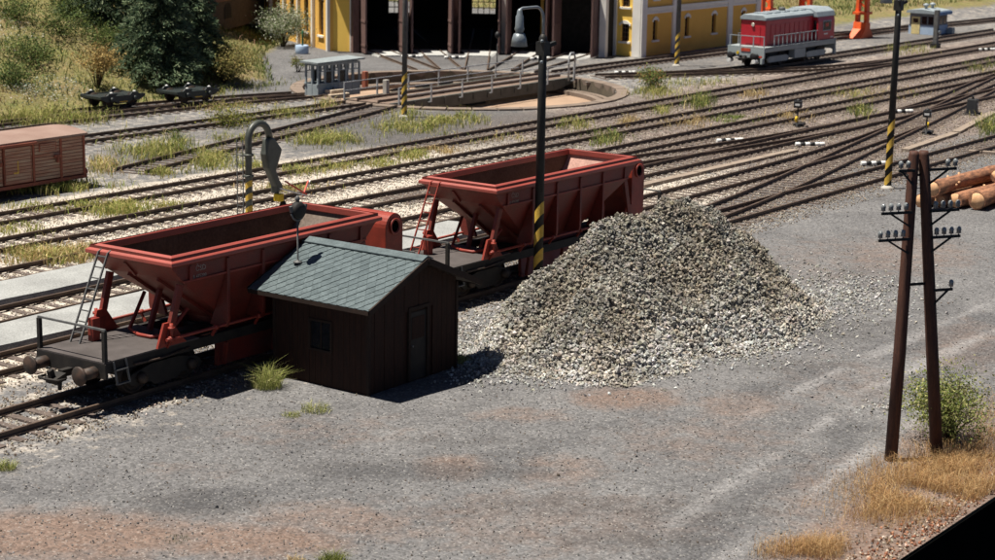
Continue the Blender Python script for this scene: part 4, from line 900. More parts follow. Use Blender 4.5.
# ------------------------------------------------------------------ loose bogies
M_bog = mat('bogie_green_black', (0.012, 0.018, 0.018), (0.02, 0.026, 0.026), rough=0.45, scale=4, spec=0.5)
def bogie(label, px, py):
    x, y, _ = G(px, py, 0.2); t = thing('bogie', label, 'bogie', (x, y, ZR), -0.10, 'bare bogies on the rear siding'); t.scale = (0.84, 0.84, 0.9)
    for s in (-1, 1):
        MB().prism([(-1.75, 0.62), (-1.75, 0.78), (-1.3, 0.80), (-1.15, 0.92), (-0.7, 0.92), (-0.55, 0.76), (0.55, 0.76), (0.7, 0.92), (1.15, 0.92), (1.3, 0.80), (1.75, 0.78), (1.75, 0.62), (1.3, 0.42), (0.6, 0.42), (0.45, 0.30), (-0.45, 0.30), (-0.6, 0.42), (-1.3, 0.42)], s*1.0, s*1.12, 'xz').build('side_frame', M_bog, t, bevel=0.015)
        for xa in (-0.92, 0.92): MB().lathe([(0.05, -0.1), (0.14, -0.06), (0.15, 0.06), (0.05, 0.1)], (xa, s*1.17, 0.55), 10, 'y').build('axle_box', M_bog, t); MB().lathe([(0.10, 0), (0.10, 0.05), (0.03, 0.08)], (xa, s*1.06, 0.92), 10).build('spring_cap', M_whp, t)
        MB().box(-0.3, 0.3, s*1.121, s*1.14, 0.36, 0.42).build('plate', M_yel, t)
    for xa in (-0.92, 0.92): wheelset(t, xa, 0.43, 0.40)
    m = MB(); m.box(-1.59, -0.41, -0.99, 0.99, 0.70, 0.73); m.box(0.41, 1.59, -0.99, 0.99, 0.70, 0.73); m.box(-0.4, 0.4, -1, 1, 0.45, 0.70); m.box(-1.75, -1.6, -1, 1, 0.60, 0.74); m.box(1.6, 1.75, -1, 1, 0.60, 0.74); m.lathe([(0.3, 0.70), (0.3, 0.78), (0.1, 0.8)], n=14); m.build('bolster', M_bog, t)
bogie('left bare dark bogie, nearer the golden bush', 113, 106.5); bogie('right bare dark bogie, below the spruces', 188, 101.5)

# ------------------------------------------------------------------ grey timber cabin at the turntable
M_cab = mat('cabin_grey', (0.30, 0.34, 0.36), (0.24, 0.28, 0.30), rough=0.75, scale=2, fine=0.15)
M_cabd = mat('cabin_roof', (0.22, 0.25, 0.26), (0.18, 0.2, 0.21), rough=0.8)
M_cream = mat('step_stone', (0.55, 0.44, 0.33), rough=0.9)
cb = thing('turntable_cabin', 'small grey timber cabin with tall windows beside the turntable', 'cabin', G(318, 98.5), -0.10)
cl, cw = 3.3, 1.0
for x in np.linspace(0, cl, 7):
    for y in (0, cw): MB().box(x-0.05, x+0.05, y-0.05, y+0.05, 0, 1.95).build('post', M_cab, cb)
for y in (0.5,):
    for x in (0, cl): MB().box(x-0.045, x+0.045, y-0.045, y+0.045, 0, 1.95).build('post', M_cab, cb)
for y in (0, cw):
    MB().box(0.05, cl-0.05, y-0.03, y+0.03, 0, 0.768).build('wall_panel', M_cab, cb); MB().box(0.05, cl-0.05, y-0.035, y+0.035, 1.852, 1.98).build('wall_plate', M_cab, cb)
    w_ = MB().box(-0.1, cl+0.1, y-0.08, y+0.08, 0.77, 0.84).build('sill', M_cab, cb)
    for i in range(6):
        xa, xb = i*cl/6+0.06, (i+1)*cl/6-0.06; f = MB(); f.box(xa, xb, y-0.02, y+0.02, 1.50, 1.55); f.box((xa+xb)/2-0.02, (xa+xb)/2+0.02, y-0.02, y+0.02, 1.55, 1.85); fo = f.build('window_bar', M_cab, cb)
        if i in (1, 3): MB().box(xa, xb, y-0.01, y+0.01, 0.85, 1.50).build('pane', M_glassd, fo)
for x in (0, cl):
    MB().box(x-0.03, x+0.03, 0.05, cw-0.05, 0, 0.78).build('wall_panel', M_cab, cb); MB().box(x-0.035, x+0.035, 0.05, cw-0.05, 1.84, 1.97).build('wall_plate', M_cab, cb)
MB().hexa([(-0.25, -0.25, 1.98), (cl+0.25, -0.25, 2.06), (cl+0.25, cw+0.25, 2.06), (-0.25, cw+0.25, 1.98)], [(-0.25, -0.25, 2.07), (cl+0.25, -0.25, 2.15), (cl+0.25, cw+0.25, 2.18), (-0.25, cw+0.25, 2.09)]).build('roof', M_cabd, cb)
MB().lathe([(.02, 0), (.1, 0), (.1, .04), (.02, .05)], (1.15, -0.08, 0.5), 3, 'y').build('notice_plate', M_sig, cb)
stp = thing('concrete_block', 'pale stone block in front of the grey cabin', 'stone block', G(336, 98), -0.1); MB().box(-0.75, 0.75, -0.4, 0.4, 0, 0.28).build('block', M_cream, stp, bevel=0.04); MB().box(-0.55, 0.55, -0.2, 0.36, 0.282, 0.5).build('upper_block', M_cream, stp, bevel=0.04)

# ------------------------------------------------------------------ turntable
M_pit = mat('pit_floor', (0.34, 0.235, 0.165), (0.27, 0.185, 0.13), rough=0.95, scale=0.7, fine=0.15)
M_pitw = mat('pit_wall', (0.11, 0.09, 0.065), (0.075, 0.06, 0.045), rough=0.95, scale=1.2, fine=0.25)
M_cop = mat('pit_coping', (0.20, 0.155, 0.125), (0.15, 0.115, 0.092), rough=0.9, scale=1, fine=0.15)
tt = thing('turntable_pit', 'round turntable pit with a pale earth floor and stone rim', 'turntable pit', (TT[0], TT[1], 0))
def ring_strip(r0, r1, z0, z1, n=96, a0=0.0, a1=2*math.pi):
    vs = []; fs = []
    for k in range(n+1):
        a = a0+(a1-a0)*k/n
        vs += [(r0*math.cos(a), r0*math.sin(a), z0), (r1*math.cos(a), r1*math.sin(a), z1)]
    return MB().add(vs, [(2*k, 2*k+1, 2*k+3, 2*k+2) for k in range(n)], True)
PD = -0.85
ring_strip(0.01, TR-0.2, PD+0.05, PD).build('pit_floor', M_pit, tt)
ring_strip(TR-0.2, TR-0.15, PD, 0.09).build('pit_wall', M_pitw, tt)
ring_strip(TR-1.3, TR-1.3, PD, PD+0.25).build('rail_kerb', M_cop, tt); ring_strip(TR-1.3, TR-0.3, PD+0.25, PD+0.25).build('rail_ledge', M_cop, tt)
for r in (TR-0.85, TR-0.70): pass
m = ring_strip(TR-0.84, TR-0.76, PD+0.31, PD+0.31); m.f += []; m.build('circle_rail', M_rail, tt)
for k in range(44):      # coping stones
    a0, a1 = 2*math.pi*k/44+0.004, 2*math.pi*(k+1)/44-0.004; vs = []
    for z in (-0.3, 0.10+random.uniform(-.008, .008)):
        for r, a in ((TR-0.15, a0), (TR+0.6, a0), (TR+0.6, a1), (TR-0.15, a1)): vs.append((r*math.cos(a), r*math.sin(a), z))
    MB().hexa(vs[:4], vs[4:]).build('coping_stone', M_cop, tt, bevel=0.015)
M_ttg = mat('turntable_grey', (0.085, 0.088, 0.08), (0.06, 0.062, 0.056), rough=0.7, scale=2)
M_ttrail = mat('railing_grey', (0.42, 0.44, 0.46), rough=0.5, metal=0.2)
M_ttdeck = mat('turntable_deck', (0.19, 0.135, 0.105), (0.14, 0.10, 0.08), rough=0.9, scale=2)
br = thing('turntable_bridge', 'turntable bridge with rust-brown deck and grey railings', 'turntable', (TT[0], TT[1]-0.35, 0), 0.012)
hl_ = TR-0.35
for s in (-1, 1):
    MB().prism([(-hl_, -0.2), (-hl_*0.8, -0.5), (hl_*0.8, -0.5), (hl_, -0.2), (hl_, 0.16), (-hl_, 0.16)], s*1.55, s*1.75, 'xz').build('girder', M_ttg, br)
    for i in range(13): MB().box(-hl_+0.6+i*1.43, -hl_+0.75+i*1.43, s*1.751, s*1.80, -0.3, 0.12).build('stiffener', M_ttg, br)
    for i in range(7): MB().box(-hl_+0.3+i*3.0, -hl_+0.38+i*3.0, s*1.95, s*2.03, -0.02, 1.05).build('railing_post', M_ttrail, br); MB().beam((-hl_+0.34+i*3.0, s*1.99, 0.0), (-hl_+0.34+i*3.0, s*1.7, -0.05), 0.07, 0.06).build('railing_bracket', M_ttrail, br)
    for z in (0.55, 1.03): MB().beam((-hl_+0.3, s*1.99, z), (hl_-0.7, s*1.99, z), 0.05, 0.05).build('railing_bar', M_ttrail, br)
for i in range(46): MB().box(-hl_+0.02+i*0.404, -hl_+0.40+i*0.404, -1.54, 1.54, 0.05, 0.13+random.uniform(-.008, .008)).build('deck_plank', M_ttdeck, br)
for s in (-1, 1): MB().box(-hl_, hl_, s*0.7525-0.04, s*0.7525+0.04, 0.135, 0.27).build('rail', M_rail, br)
MB().box(-0.9, 0.9, -0.9, 0.9, PD+0.05, -0.2).build('pivot', M_ttg, br)
for s in (-1, 1): MB().box(s*(hl_-0.9)-0.3, s*(hl_-0.9)+0.3, -1.5, 1.5, -0.48, -0.2).build('end_carriage', M_ttg, br)
hp = MB(); hp.path([(hl_-0.9, -2.0, 0), (hl_-0.9, -2.0, 1.5), (hl_-0.7, -2.0, 1.75), (hl_-0.4, -2.0, 1.75), (hl_-0.2, -2.0, 1.5), (hl_-0.2, -2.0, 0)], 0.06, 8); hp.build('hoop', M_ttrail, br)
for i in range(3): MB().box(-4.9+2.4*i, -3.6+2.4*i, 1.76, 1.9, 0.17, 0.30).build('end_plate', M_sig, br)
for px, py, nm in ((386, 97, 'left'), (365, 88, 'far')):
    x, y, _ = G(px, py); t = thing('lock_post', 'short %s post with orange side at the turntable approach' % ('pale' if nm == 'left' else 'rusty'), 'post', (x, y, 0)); MB().box(-0.14, 0.14, -0.14, 0.14, 0, 1.0).build('post', M_conc if nm == 'left' else M_boxr, t, bevel=0.02); MB().box(0.145, 0.2, -0.1, 0.1, 0.05, 0.9).build('orange_strip', M_yel, t)
x, y, _ = G(497, 64); t = thing('pit_lantern', 'thin dark lantern post behind the turntable bridge', 'lantern', (x, y, 0)); MB().lathe([(0.07, 0), (0.04, 0.1), (0.035, 1.75)], n=8).build('post', M_sig, t); MB().lathe([(0.05, 1.75), (0.18, 1.85), (0.18, 2.05), (0.05, 2.2)], n=10).build('lantern', M_sig, t)
# ------------------------------------------------------------------ roundhouse and yellow side building
M_yw = mat('ochre_plaster', (0.80, 0.47, 0.11), (0.74, 0.42, 0.095), rough=0.9, scale=0.6, fine=0.06)
M_yw2 = mat('ochre_plaster_lit', (0.90, 0.60, 0.13), (0.87, 0.56, 0.12), rough=0.9, scale=0.6, fine=0.05)  # lit copy of the ochre plaster, light put into the colour
M_wpl = mat('white_plaster', (0.80, 0.77, 0.72), (0.72, 0.69, 0.64), rough=0.9, scale=1, fine=0.06)
M_door = mat('brown_door', (0.16, 0.095, 0.085), (0.12, 0.07, 0.062), rough=0.8, scale=2, stretch=(4, 4, 1), fine=0.2)
M_int = mat('dark_interior', (0.03, 0.027, 0.025), (0.02, 0.018, 0.017), rough=0.95)  # near-black colour for interiors and openings
M_roof = mat('roof_felt', (0.12, 0.11, 0.10), (0.09, 0.08, 0.075), rough=0.9)
M_mun = mat('window_brown', (0.14, 0.085, 0.06), rough=0.7)
M_aprn = mat('apron_slab', (0.38, 0.38, 0.37), (0.31, 0.31, 0.30), rough=0.9, scale=1.2, fine=0.12)
def holder(parent, name, m, build, origin, rz):
    o = build.build(name, m, parent); o.location = origin; o.rotation_euler = (0, 0, rz); return o
def facade(mb, L, H, wins, th=0.35, z0=0.0):
    """wall in local x (along), outer face at y=0, with real openings"""
    xs = sorted({0.0, L}|{v for w_ in wins for v in w_[:2]}); zs = sorted({z0, H}|{v for w_ in wins for v in w_[2:4]})
    hole = lambda x, z: any(w_[0] < x < w_[1] and w_[2] < z < w_[3] for w_ in wins)
    for a, b in zip(xs[:-1], xs[1:]):
        for c, d in zip(zs[:-1], zs[1:]):
            if not hole((a+b)/2, (c+d)/2):
                for y in (0, th): mb.add([(a, y, c), (b, y, c), (b, y, d), (a, y, d)], [(0, 1, 2, 3)])
    for a, b, c, d in [w_[:4] for w_ in wins]:
        mb.add([(a, 0, c), (b, 0, c), (b, 0, d), (a, 0, d), (a, th, c), (b, th, c), (b, th, d), (a, th, d)], [(0, 1, 5, 4), (1, 2, 6, 5), (2, 3, 7, 6), (3, 0, 4, 7)])
    mb.add([(0, 0, z0), (0, 0, H), (0, th, H), (0, th, z0), (L, 0, z0), (L, 0, H), (L, th, H), (L, th, z0)], [(0, 1, 2, 3), (4, 7, 6, 5), (1, 5, 6, 2)])
    return mb
def window_parts(root, wall, w_, origin, rz, arched=True, th=0.35, nx=2, nz=4, hood=True):
    a, b, c, d = w_; f = MB()
    f.box(a, a+0.05, 0.18, 0.24, c, d); f.box(b-0.05, b, 0.18, 0.24, c, d); f.box(a+.05, b-.05, 0.18, 0.24, d-0.05, d); f.box(a+.05, b-.05, 0.18, 0.24, c, c+0.05)
    for i in range(1, nx): x = a+(b-a)*i/nx; f.box(x-0.02, x+0.02, 0.19, 0.23, c+.05, d-.05)
    for i in range(1, nz): z = c+(d-c)*i/nz; f.box(a+.05, b-.05, 0.192, 0.228, z-0.02, z+0.02)
    fo = holder(root, 'window', M_mun, f, origin, rz)
    p = MB().box(a+0.05, b-0.05, 0.205, 0.212, c+0.05, d-0.05).build('pane', M_glassd, fo)
    holder(root, 'window_sill', M_wpl, MB().box(a-0.15, b+0.15, -0.12, 0.1, c-0.14, c-0.001), origin, rz)
    if hood:
        n = 8; top = [(a-0.14+(b-a+0.28)*k/n, d+0.02+0.24*math.sin(math.pi*k/n)) for k in range(n+1)]
        holder(root, 'window_hood', M_wpl, MB().prism([(a-0.14, d-0.12), (a-0.001, d-0.12), (a-0.001, d+0.001), (b+0.001, d+0.001), (b+0.001, d-0.12), (b+0.14, d-0.12)]+top[::-1], -0.06, 0.02, 'xz'), origin, rz)
RI, RO, RH = 22.7, 43.0, 4.95
rh = thing('roundhouse', 'roundhouse with five open doorways and ochre side wall', 'roundhouse', (RHC[0], RHC[1], 0))
pol = lambda r, deg: (r*math.cos(math.radians(deg)), r*math.sin(math.radians(deg)))
PA = [58.5-9.2*i for i in range(6)]
# floor, back wall, roof
vs = []; n = 12
for k in range(n+1):
    a = 61.7-(61.7-12.4)*k/n; vs += [(*pol(RI-0.1, a), 0.03), (*pol(RO, a), 0.03)]
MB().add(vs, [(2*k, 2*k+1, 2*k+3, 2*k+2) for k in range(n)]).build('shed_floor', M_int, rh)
for i in range(5):
    a0, a1 = PA[i], PA[i+1]; p0, p1 = np.array(pol(RO, a0)), np.array(pol(RO, a1)); L = np.hypot(*(p1-p0)); rz = math.atan2(p1[1]-p0[1], p1[0]-p0[0])
    w0 = L/2-0.95; wl = [(w0, w0+1.9, 1.2, 3.6)]
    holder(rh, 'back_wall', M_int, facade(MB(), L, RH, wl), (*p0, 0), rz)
    f = MB()
    for j in range(1, 4): f.box(w0+j*0.475-0.03, w0+j*0.475+0.03, 0.1, 0.16, 1.2, 3.6)
    for j in range(1, 5): f.box(w0, w0+1.9, 0.1, 0.16, 1.2+j*0.48-0.03, 1.2+j*0.48+0.03)
    holder(rh, 'back_window', M_mun, f, (*p0, 0), rz)
vs = []
for z in (RH, RH+0.3):
    for k in range(n+1):
        a = 62.0-(62.0-12.1)*k/n; vs += [(*pol(RI-0.15, a), z), (*pol(RO+0.5, a), z+0.0)]
m = MB(); q = 2*(n+1); fs = []
for k in range(n): fs += [(2*k, 2*k+1, 2*k+3, 2*k+2), (q+2*k, q+2*k+2, q+2*k+3, q+2*k+1), (2*k, 2*k+2, q+2*k+2, q+2*k), (2*k+1, q+2*k+1, q+2*k+3, 2*k+3)]
fs += [(0, q, q+1, 1), (2*n, 2*n+1, q+2*n+1, q+2*n)]
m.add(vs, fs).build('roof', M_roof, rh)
# lintels over the doors, piers, open door leaves, threshold slabs
for i in range(5):
    a0, a1 = PA[i], PA[i+1]; p0, p1 = Vector((*pol(RI, a0), 0)), Vector((*pol(RI, a1), 0))
    li = MB(); li.beam(p0+Vector((0, 0, 4.77)), p1+Vector((0, 0, 4.77)), 0.45, 0.33); li.build('lintel', M_yw2, rh)
    sl = MB(); e = 0.9; sl.hexa([(*pol(RI-3.4, a0-1.6), -0.05), (*pol(RI+0.9, a0-1.5), -0.05), (*pol(RI+0.9, a1+1.5), -0.05), (*pol(RI-3.4, a1+1.6), -0.05)], [(*pol(RI-3.4, a0-2.2), 0.095), (*pol(RI+0.9, a0-1.2), 0.095), (*pol(RI+0.9, a1+1.2), 0.095), (*pol(RI-3.4, a1+2.2), 0.095)]); sl.build('threshold_slab', M_aprn, rh)
    for a, sg in ((a0-1.05, 1), (a1+1.05, -1)):
        d = MB(); h = pol(RI-0.05, a); tip = pol(RI-1.75, a+sg*0.35)
        d.beam((h[0], h[1], 2.33), (tip[0], tip[1], 2.33), 0.12, 4.5); do = d.build('door_leaf', M_door, rh)
        for z in (0.6, 2.3, 4.1): MB().beam((h[0], h[1], z), (tip[0], tip[1], z), 0.18, 0.16).build('door_ledge', M_door, do)
for i, a in enumerate(PA):
    p = pol(RI, a); c = MB(); c.box(-0.28, 0.28, -0.24, 0.24, 0, 4.6); o = c.build('pier', M_wpl if i % 2 else M_door, rh); o.location = (*p, 0); o.rotation_euler = (0, 0, math.radians(a))
# front-left pier wall (brightened as if lit) and left side wall (ochre) with pilasters
pa, pb = np.array(pol(RI+0.2, 61.7)), np.array(pol(RI+0.2, 58.9)); L = np.hypot(*(pb-pa)); rz = math.atan2(pb[1]-pa[1], pb[0]-pa[0])
fr0 = np.array(pol(RI+1.4, 62.0)); fr1 = np.array(pol(RI+0.2, 58.7)); L = np.hypot(*(fr1-fr0)); rz = math.atan2(*(fr1-fr0)[::-1])
holder(rh, 'front_wall', M_yw2, facade(MB(), L, RH, []), (*fr0, 0), rz)
holder(rh, 'corner_pilaster', M_wpl, MB().box(L-0.22, L+0.12, -0.1, -0.004, 0, RH), (*fr0, 0), rz)
SL = RO-RI-1.2; rz2 = math.radians(61.7+180); o2 = np.array(pol(RO, 61.9)); wins = []
nw = 6
for k in range(nw): x = SL-1.8-k*3.1; wins.append((x-0.45, x+0.45, 1.0, 3.7))
holder(rh, 'side_wall', M_yw, facade(MB(), SL, RH, [(a, b, c, d) for a, b, c, d in wins]), (*o2, 0), rz2)
for w_ in wins: window_parts(rh, None, w_, (*o2, 0), rz2, nx=3, nz=8)
for k in range(nw+1): holder(rh, 'pilaster', M_wpl, MB().box(SL-0.28-k*3.1, SL+0.0-k*3.1, -0.22, -0.004, 0, RH), (*o2, 0), rz2)
rr0 = np.array(pol(RI+0.2, 12.1)); rz3 = math.radians(12.2); holder(rh, 'right_wall', M_int, facade(MB(), RO-RI-0.3, RH, []), (*rr0, 0), rz3)
# side building
sbx, sby, sbl, sbd, sbh = 117.62, 72.42, 17.7, 9.0, 7.0
sb = thing('side_building', 'ochre yellow building with white pilasters beside the roundhouse', 'building', (sbx, sby, 0))
sw = [(1.62, 2.22, 1.12, 2.55), (6.15, 6.75, 1.12, 2.55), (10.15, 10.75, 1.12, 2.55), (14.7, 15.3, 1.12, 2.55)]; sw2 = [(a, b, 4.05, 5.4) for a, b, _, _ in sw]
holder(sb, 'front_wall', M_yw, facade(MB(), sbl, sbh, sw+sw2), (0, 0, 0), 0)
for w_ in sw+sw2: window_parts(sb, None, w_, (0, 0, 0), 0)
ww = [(1.05, 1.75, 1.05, 2.30), (1.05, 1.75, 3.5, 4.9)]
WL = 2.75
holder(sb, 'gable_wall', M_yw2, facade(MB(), WL, sbh, ww), (0.0, WL, 0), -math.pi/2)
for w_ in ww: window_parts(sb, None, w_, (0.0, WL, 0), -math.pi/2, nx=3)
for x in (0.22, 4.55, 12.75, 17.25): holder(sb, 'pilaster', M_wpl, MB().box(x-0.34, x+0.34, -0.14, -0.004, 0, sbh), (0, 0, 0), 0)
for x in (0.3, WL-0.38): holder(sb, 'pilaster', M_wpl, MB().box(x-0.30, x+0.42, -0.12, -0.004, 0, sbh), (0.0, WL, 0), -math.pi/2)
for a, b in ((0.565, 4.2), (4.9, 12.4), (13.1, 16.9)):
    holder(sb, 'cornice', M_wpl, MB().box(a, b, -0.12, -0.003, 3.02, 3.16), (0, 0, 0), 0); holder(sb, 'cornice', M_wpl, MB().box(a, b, -0.2, -0.003, 3.34, 3.5), (0, 0, 0), 0)
    holder(sb, 'frieze', M_wpl, MB().box(a, b, -0.07, -0.003, 3.161, 3.339), (0, 0, 0), 0)
MB().box(-0.4, sbl+0.4, -0.4, sbd+0.4, sbh+0.002, sbh+0.3).build('roof', M_roof, sb)
MB().box(0.4, sbl-0.02, sbd-0.3, sbd, 0, sbh-0.01).build('back_wall', M_yw, sb); MB().box(sbl-0.35, sbl, 0.36, sbd-0.32, 0, sbh-0.01).build('end_wall', M_yw, sb); MB().box(0.4, sbl-0.4, 0.4, sbd-0.4, -0.05, 0.05).build('ground_floor', M_int, sb); MB().box(0.37, 0.6, WL+0.02, sbd-0.31, 0, sbh-0.01).build('party_wall', M_int, sb)
MB().box(0.8, sbl-0.4, 1.2, 1.4, 0.06, sbh-0.02).build('inner_wall', M_int, sb)

# brown goods shed wall in the distance
M_brw = mat('brown_wall', (0.20, 0.105, 0.075), (0.17, 0.09, 0.065), rough=0.9, scale=0.5); M_brd = mat('brown_base', (0.085, 0.065, 0.055), rough=0.9)
def GT(px, py):
    d = ray(px, py); t0 = None
    for t in np.linspace(0.02, 0.35, 4000):
        x, y, z = d[0]*t, d[1]*t, ZC+d[2]*t
        if z <= float(hill(x, y)): return (x, y, float(hill(x, y)))
    return G(px, py)
a = np.array(GT(205, 24)); b = np.array(GT(290, 27)); dd = b-a; bw = thing('brown_building', 'long dull brown building behind the grassy slope', 'building', (a[0], a[1], a[2]-0.8), math.atan2(dd[1], dd[0]))
LL = math.hypot(dd[0], dd[1])+1
MB().box(-6, LL, 0, 6, 0, 2.1).build('plinth', M_brd, bw); MB().box(-6, LL, -0.05, 6, 2.1, 7).build('wall', M_brw, bw); MB().box(-6.4, LL+0.4, -0.5, 6.5, 7.002, 7.3).build('roof', M_roof, bw)
for x in (-4, 0.5, 5.0): MB().prism([(x-0.8, 0.8), (x+0.8, 0.8), (x+0.8, 1.5), (x+0.5, 1.85), (x, 1.95), (x-0.5, 1.85), (x-0.8, 1.5)], -0.04, -0.003, 'xz').build('arched_opening', M_int, bw)

# ------------------------------------------------------------------ red diesel locomotive
M_lred = mat('loco_red', (0.42, 0.018, 0.03), (0.36, 0.016, 0.026), rough=0.35, scale=1, fine=0.05, bump=0, spec=0.5)
M_lgry = mat('loco_grey', (0.32, 0.36, 0.37), (0.26, 0.30, 0.31), rough=0.5, scale=1.5, fine=0.08)
M_lgl = mat('loco_light_grey', (0.29, 0.335, 0.36), (0.24, 0.275, 0.30), rough=0.45)
lo = thing('locomotive', 'red diesel locomotive with grey roof and white railings', 'locomotive', (114.5, 62.42, ZR), -0.012)
LL = 11.1
MB().box(0.5, LL-0.4, -1.38, 1.38, 1.08, 1.38).build('frame', M_lgry, lo, bevel=0.04)
MB().box(0.4, LL-0.3, -1.45, 1.45, 1.382, 1.44).build('footplate', M_lgry, lo)
MB().box(1.25, 8.05, -0.95, 0.95, 1.442, 3.16).build('hood', M_lred, lo, bevel=0.05)
hd = MB(); hd.prism([(-0.99, 3.162), (0.99, 3.162), (0.99, 3.34), (0.72, 3.52), (-0.72, 3.52), (-0.99, 3.34)], 1.17, 8.1, 'yz'); hd.build('hood_roof', M_lgl, lo, bevel=0.03)
for x in (2.1, 3.3, 4.6, 5.9, 7.0): MB().box(x, x+0.8, -0.5, 0.5, 3.521, 3.60).build('roof_hatch', M_lgl, lo)
MB().lathe([(0.22, 0), (0.22, 0.2), (0.12, 0.24)], (5.2, 0, 3.6), 12).build('exhaust', M_grey, lo)
for i in range(9):
    for s in (-1, 1): MB().box(1.95+i*0.67, 2.5+i*0.67, s*0.951, s*0.975, 1.75, 2.85).build('hood_door', M_lred, lo, bevel=0.008)
MB().box(1.222, 1.248, -0.55, 0.55, 1.6, 2.75).build('radiator_door', M_lred, lo)
MB().lathe([(0.1, -0.06), (0.13, 0.0), (0.1, 0.02)], (1.20, 0, 2.85), 12, 'x').build('headlight', M_bulb, lo)
cabm = MB(); cabm.prism([(-1.35, 1.442), (1.35, 1.442), (1.35, 2.75), (1.28, 3.05), (-1.28, 3.05), (-1.35, 2.75)], 8.1, 10.6, 'yz'); cb_ = cabm.build('cab', M_lred, lo, bevel=0.04)
cr = MB(); cr.prism([(-1.33, 3.052), (1.33, 3.052), (1.20, 3.42), (0.75, 3.66), (-0.75, 3.66), (-1.20, 3.42)], 8.0, 10.7, 'yz'); cr.build('cab_roof', M_lgl, lo, bevel=0.04)
MB().box(8.8, 10.0, -1.375, -1.34, 2.05, 2.78).build('cab_window', M_lgl, cb_); MB().box(8.87, 9.93, -1.392, -1.376, 2.12, 2.71).build('pane', M_glassd, cb_)
MB().box(9.1, 9.55, -1.399, -1.393, 2.35, 2.6).build('sun_blind', M_redp, cb_)
MB().box(8.06, 8.099, -1.2, -1.0, 2.0, 2.8).build('front_window', M_glassd, cb_); MB().box(8.06, 8.099, 1.0, 1.2, 2.0, 2.8).build('front_window', M_glassd, cb_)
MB().box(9.0, 9.55, -1.366, -1.351, 1.80, 1.90).build('number_plate', M_whp, cb_); MB().box(10.0, 10.4, -1.366, -1.351, 1.55, 1.62).build('builder_plate', M_whp, cb_)
for s in (-1, 1):
    for i in range(11): x = 1.75+i*0.60; MB().box(x-0.025, x+0.025, s*1.38-0.025, s*1.38+0.025, 1.44, 2.15).build('railing_post', M_lgl, lo)
    MB().beam((1.7, s*1.38, 2.15), (8.0, s*1.38, 2.15), 0.05, 0.05).build('railing', M_lgl, lo)
for y in (-1.3, -0.5, 0.5, 1.3): MB().box(0.44, 0.50, y-0.03, y+0.03, 1.44, 2.15).build('railing_post', M_lgl, lo)
MB().beam((0.47, -1.33, 2.15), (0.47, 1.33, 2.15), 0.05, 0.05).build('railing', M_lgl, lo)
for x, sg in ((0.5, -1), (LL-0.4, 1)):
    MB().box(x-sg*0.001, x+sg*0.14, -1.4, 1.4, 0.72, 1.36).build('buffer_beam', M_lgry, lo)
    buffer_pair(lo, x+sg*0.14, sg, 0.85, M_sig); coupling(lo, x+sg*0.14, sg, 0.75)
    for y in (-1.28, 1.28): MB().box(x+sg*0.0, x+sg*0.3, y-0.08, y+0.08, 0.35, 0.70).build('step', M_lgry, lo)
    for y in (-1.0, 1.0): MB().box(x+sg*0.142, x+sg*0.155, y-0.25, y+0.25, 0.75, 0.87).build('warning_stripe', M_redp, lo)
MB().box(0.33, 0.358, -0.35, 0.35, 1.12, 1.34).build('number_plate', M_redp, lo); MB().lathe([(0.1, -0.03), (0.1, 0.03), (0.03, 0.06)], (0.33, 0.6, 1.0), 10, 'x').build('headlight', M_yelp, lo)
for y in (-0.95, 0.95): MB().tube((-0.25, y, 0.52), (0.2, y, 0.52), 0.14, 10).build('white_bumper', M_whp, lo)
for xb in (2.9, 8.4):
    for xa in (-0.95, 0.95): wheelset(lo, xb+xa, 0.46, 0.46)
    for s in (-1, 1): MB().prism([(xb-1.5, 0.6), (xb-1.3, 0.34), (xb+1.3, 0.34), (xb+1.5, 0.6), (xb+1.2, 0.74), (xb-1.2, 0.74)], s*1.0, s*1.12, 'xz').build('bogie_frame', M_lgry, lo)
for s in (-1, 1): MB().box(4.9, 6.5, s*0.8, s*1.3, 0.42, 1.07).build('fuel_tank', M_lgry, lo, bevel=0.05)
MB().box(0.8, LL-0.7, -0.7, 0.7, 0.55, 1.078).build('underframe', M_sig, lo)

# ------------------------------------------------------------------ orange gantry crane
M_or = mat('orange_paint', (0.80, 0.13, 0.03), (0.7, 0.11, 0.03), rough=0.5, scale=2, fine=0.08)
cx_, cy_ = 144.5, 68.0; gc = thing('gantry_crane', 'bright orange gantry crane on tall legs behind the locomotive', 'gantry crane', (cx_, cy_, 0))
legs = [(0, 0), (-5.0, 2.6), (-7.3, 5.6), (-2.2, 7.6)]
for lx, ly in legs:
    for oy in (-0.34, 0.34): MB().beam((lx, ly+oy*1.2, 0.6), (lx, ly+oy*0.8, 7.2), 0.26, 0.5, (1, 0, 0)).build('leg', M_or, gc)
    for k in range(5): z_ = 2.4+k*0.95; MB().beam((lx, ly-0.3, z_), (lx, ly+0.3, z_+0.5*(-1)**k), 0.1, 0.12).build('lattice_bar', M_or, gc)
    f_ = MB(); f_.prism([(lx-1.25, 0.02), (lx+1.05, 0.02), (lx+0.9, 0.35), (lx+0.45, 0.7), (lx+0.42, 1.2), (lx-0.42, 1.3), (lx-0.5, 0.75)], ly-0.55, ly+0.55, 'xz'); f_.build('foot', M_or, gc, bevel=0.03)
    MB().box(lx-0.55, lx+0.6, ly-0.6, ly+0.6, 1.9, 2.1).build('flange', M_or, gc)
for (a, b), (c, d) in ((legs[0], legs[1]), (legs[1], legs[2]), (legs[2], legs[3]), (legs[3], legs[0])): MB().beam((a, b, 7.45), (c, d, 7.45), 0.6, 0.5).build('girder', M_or, gc)
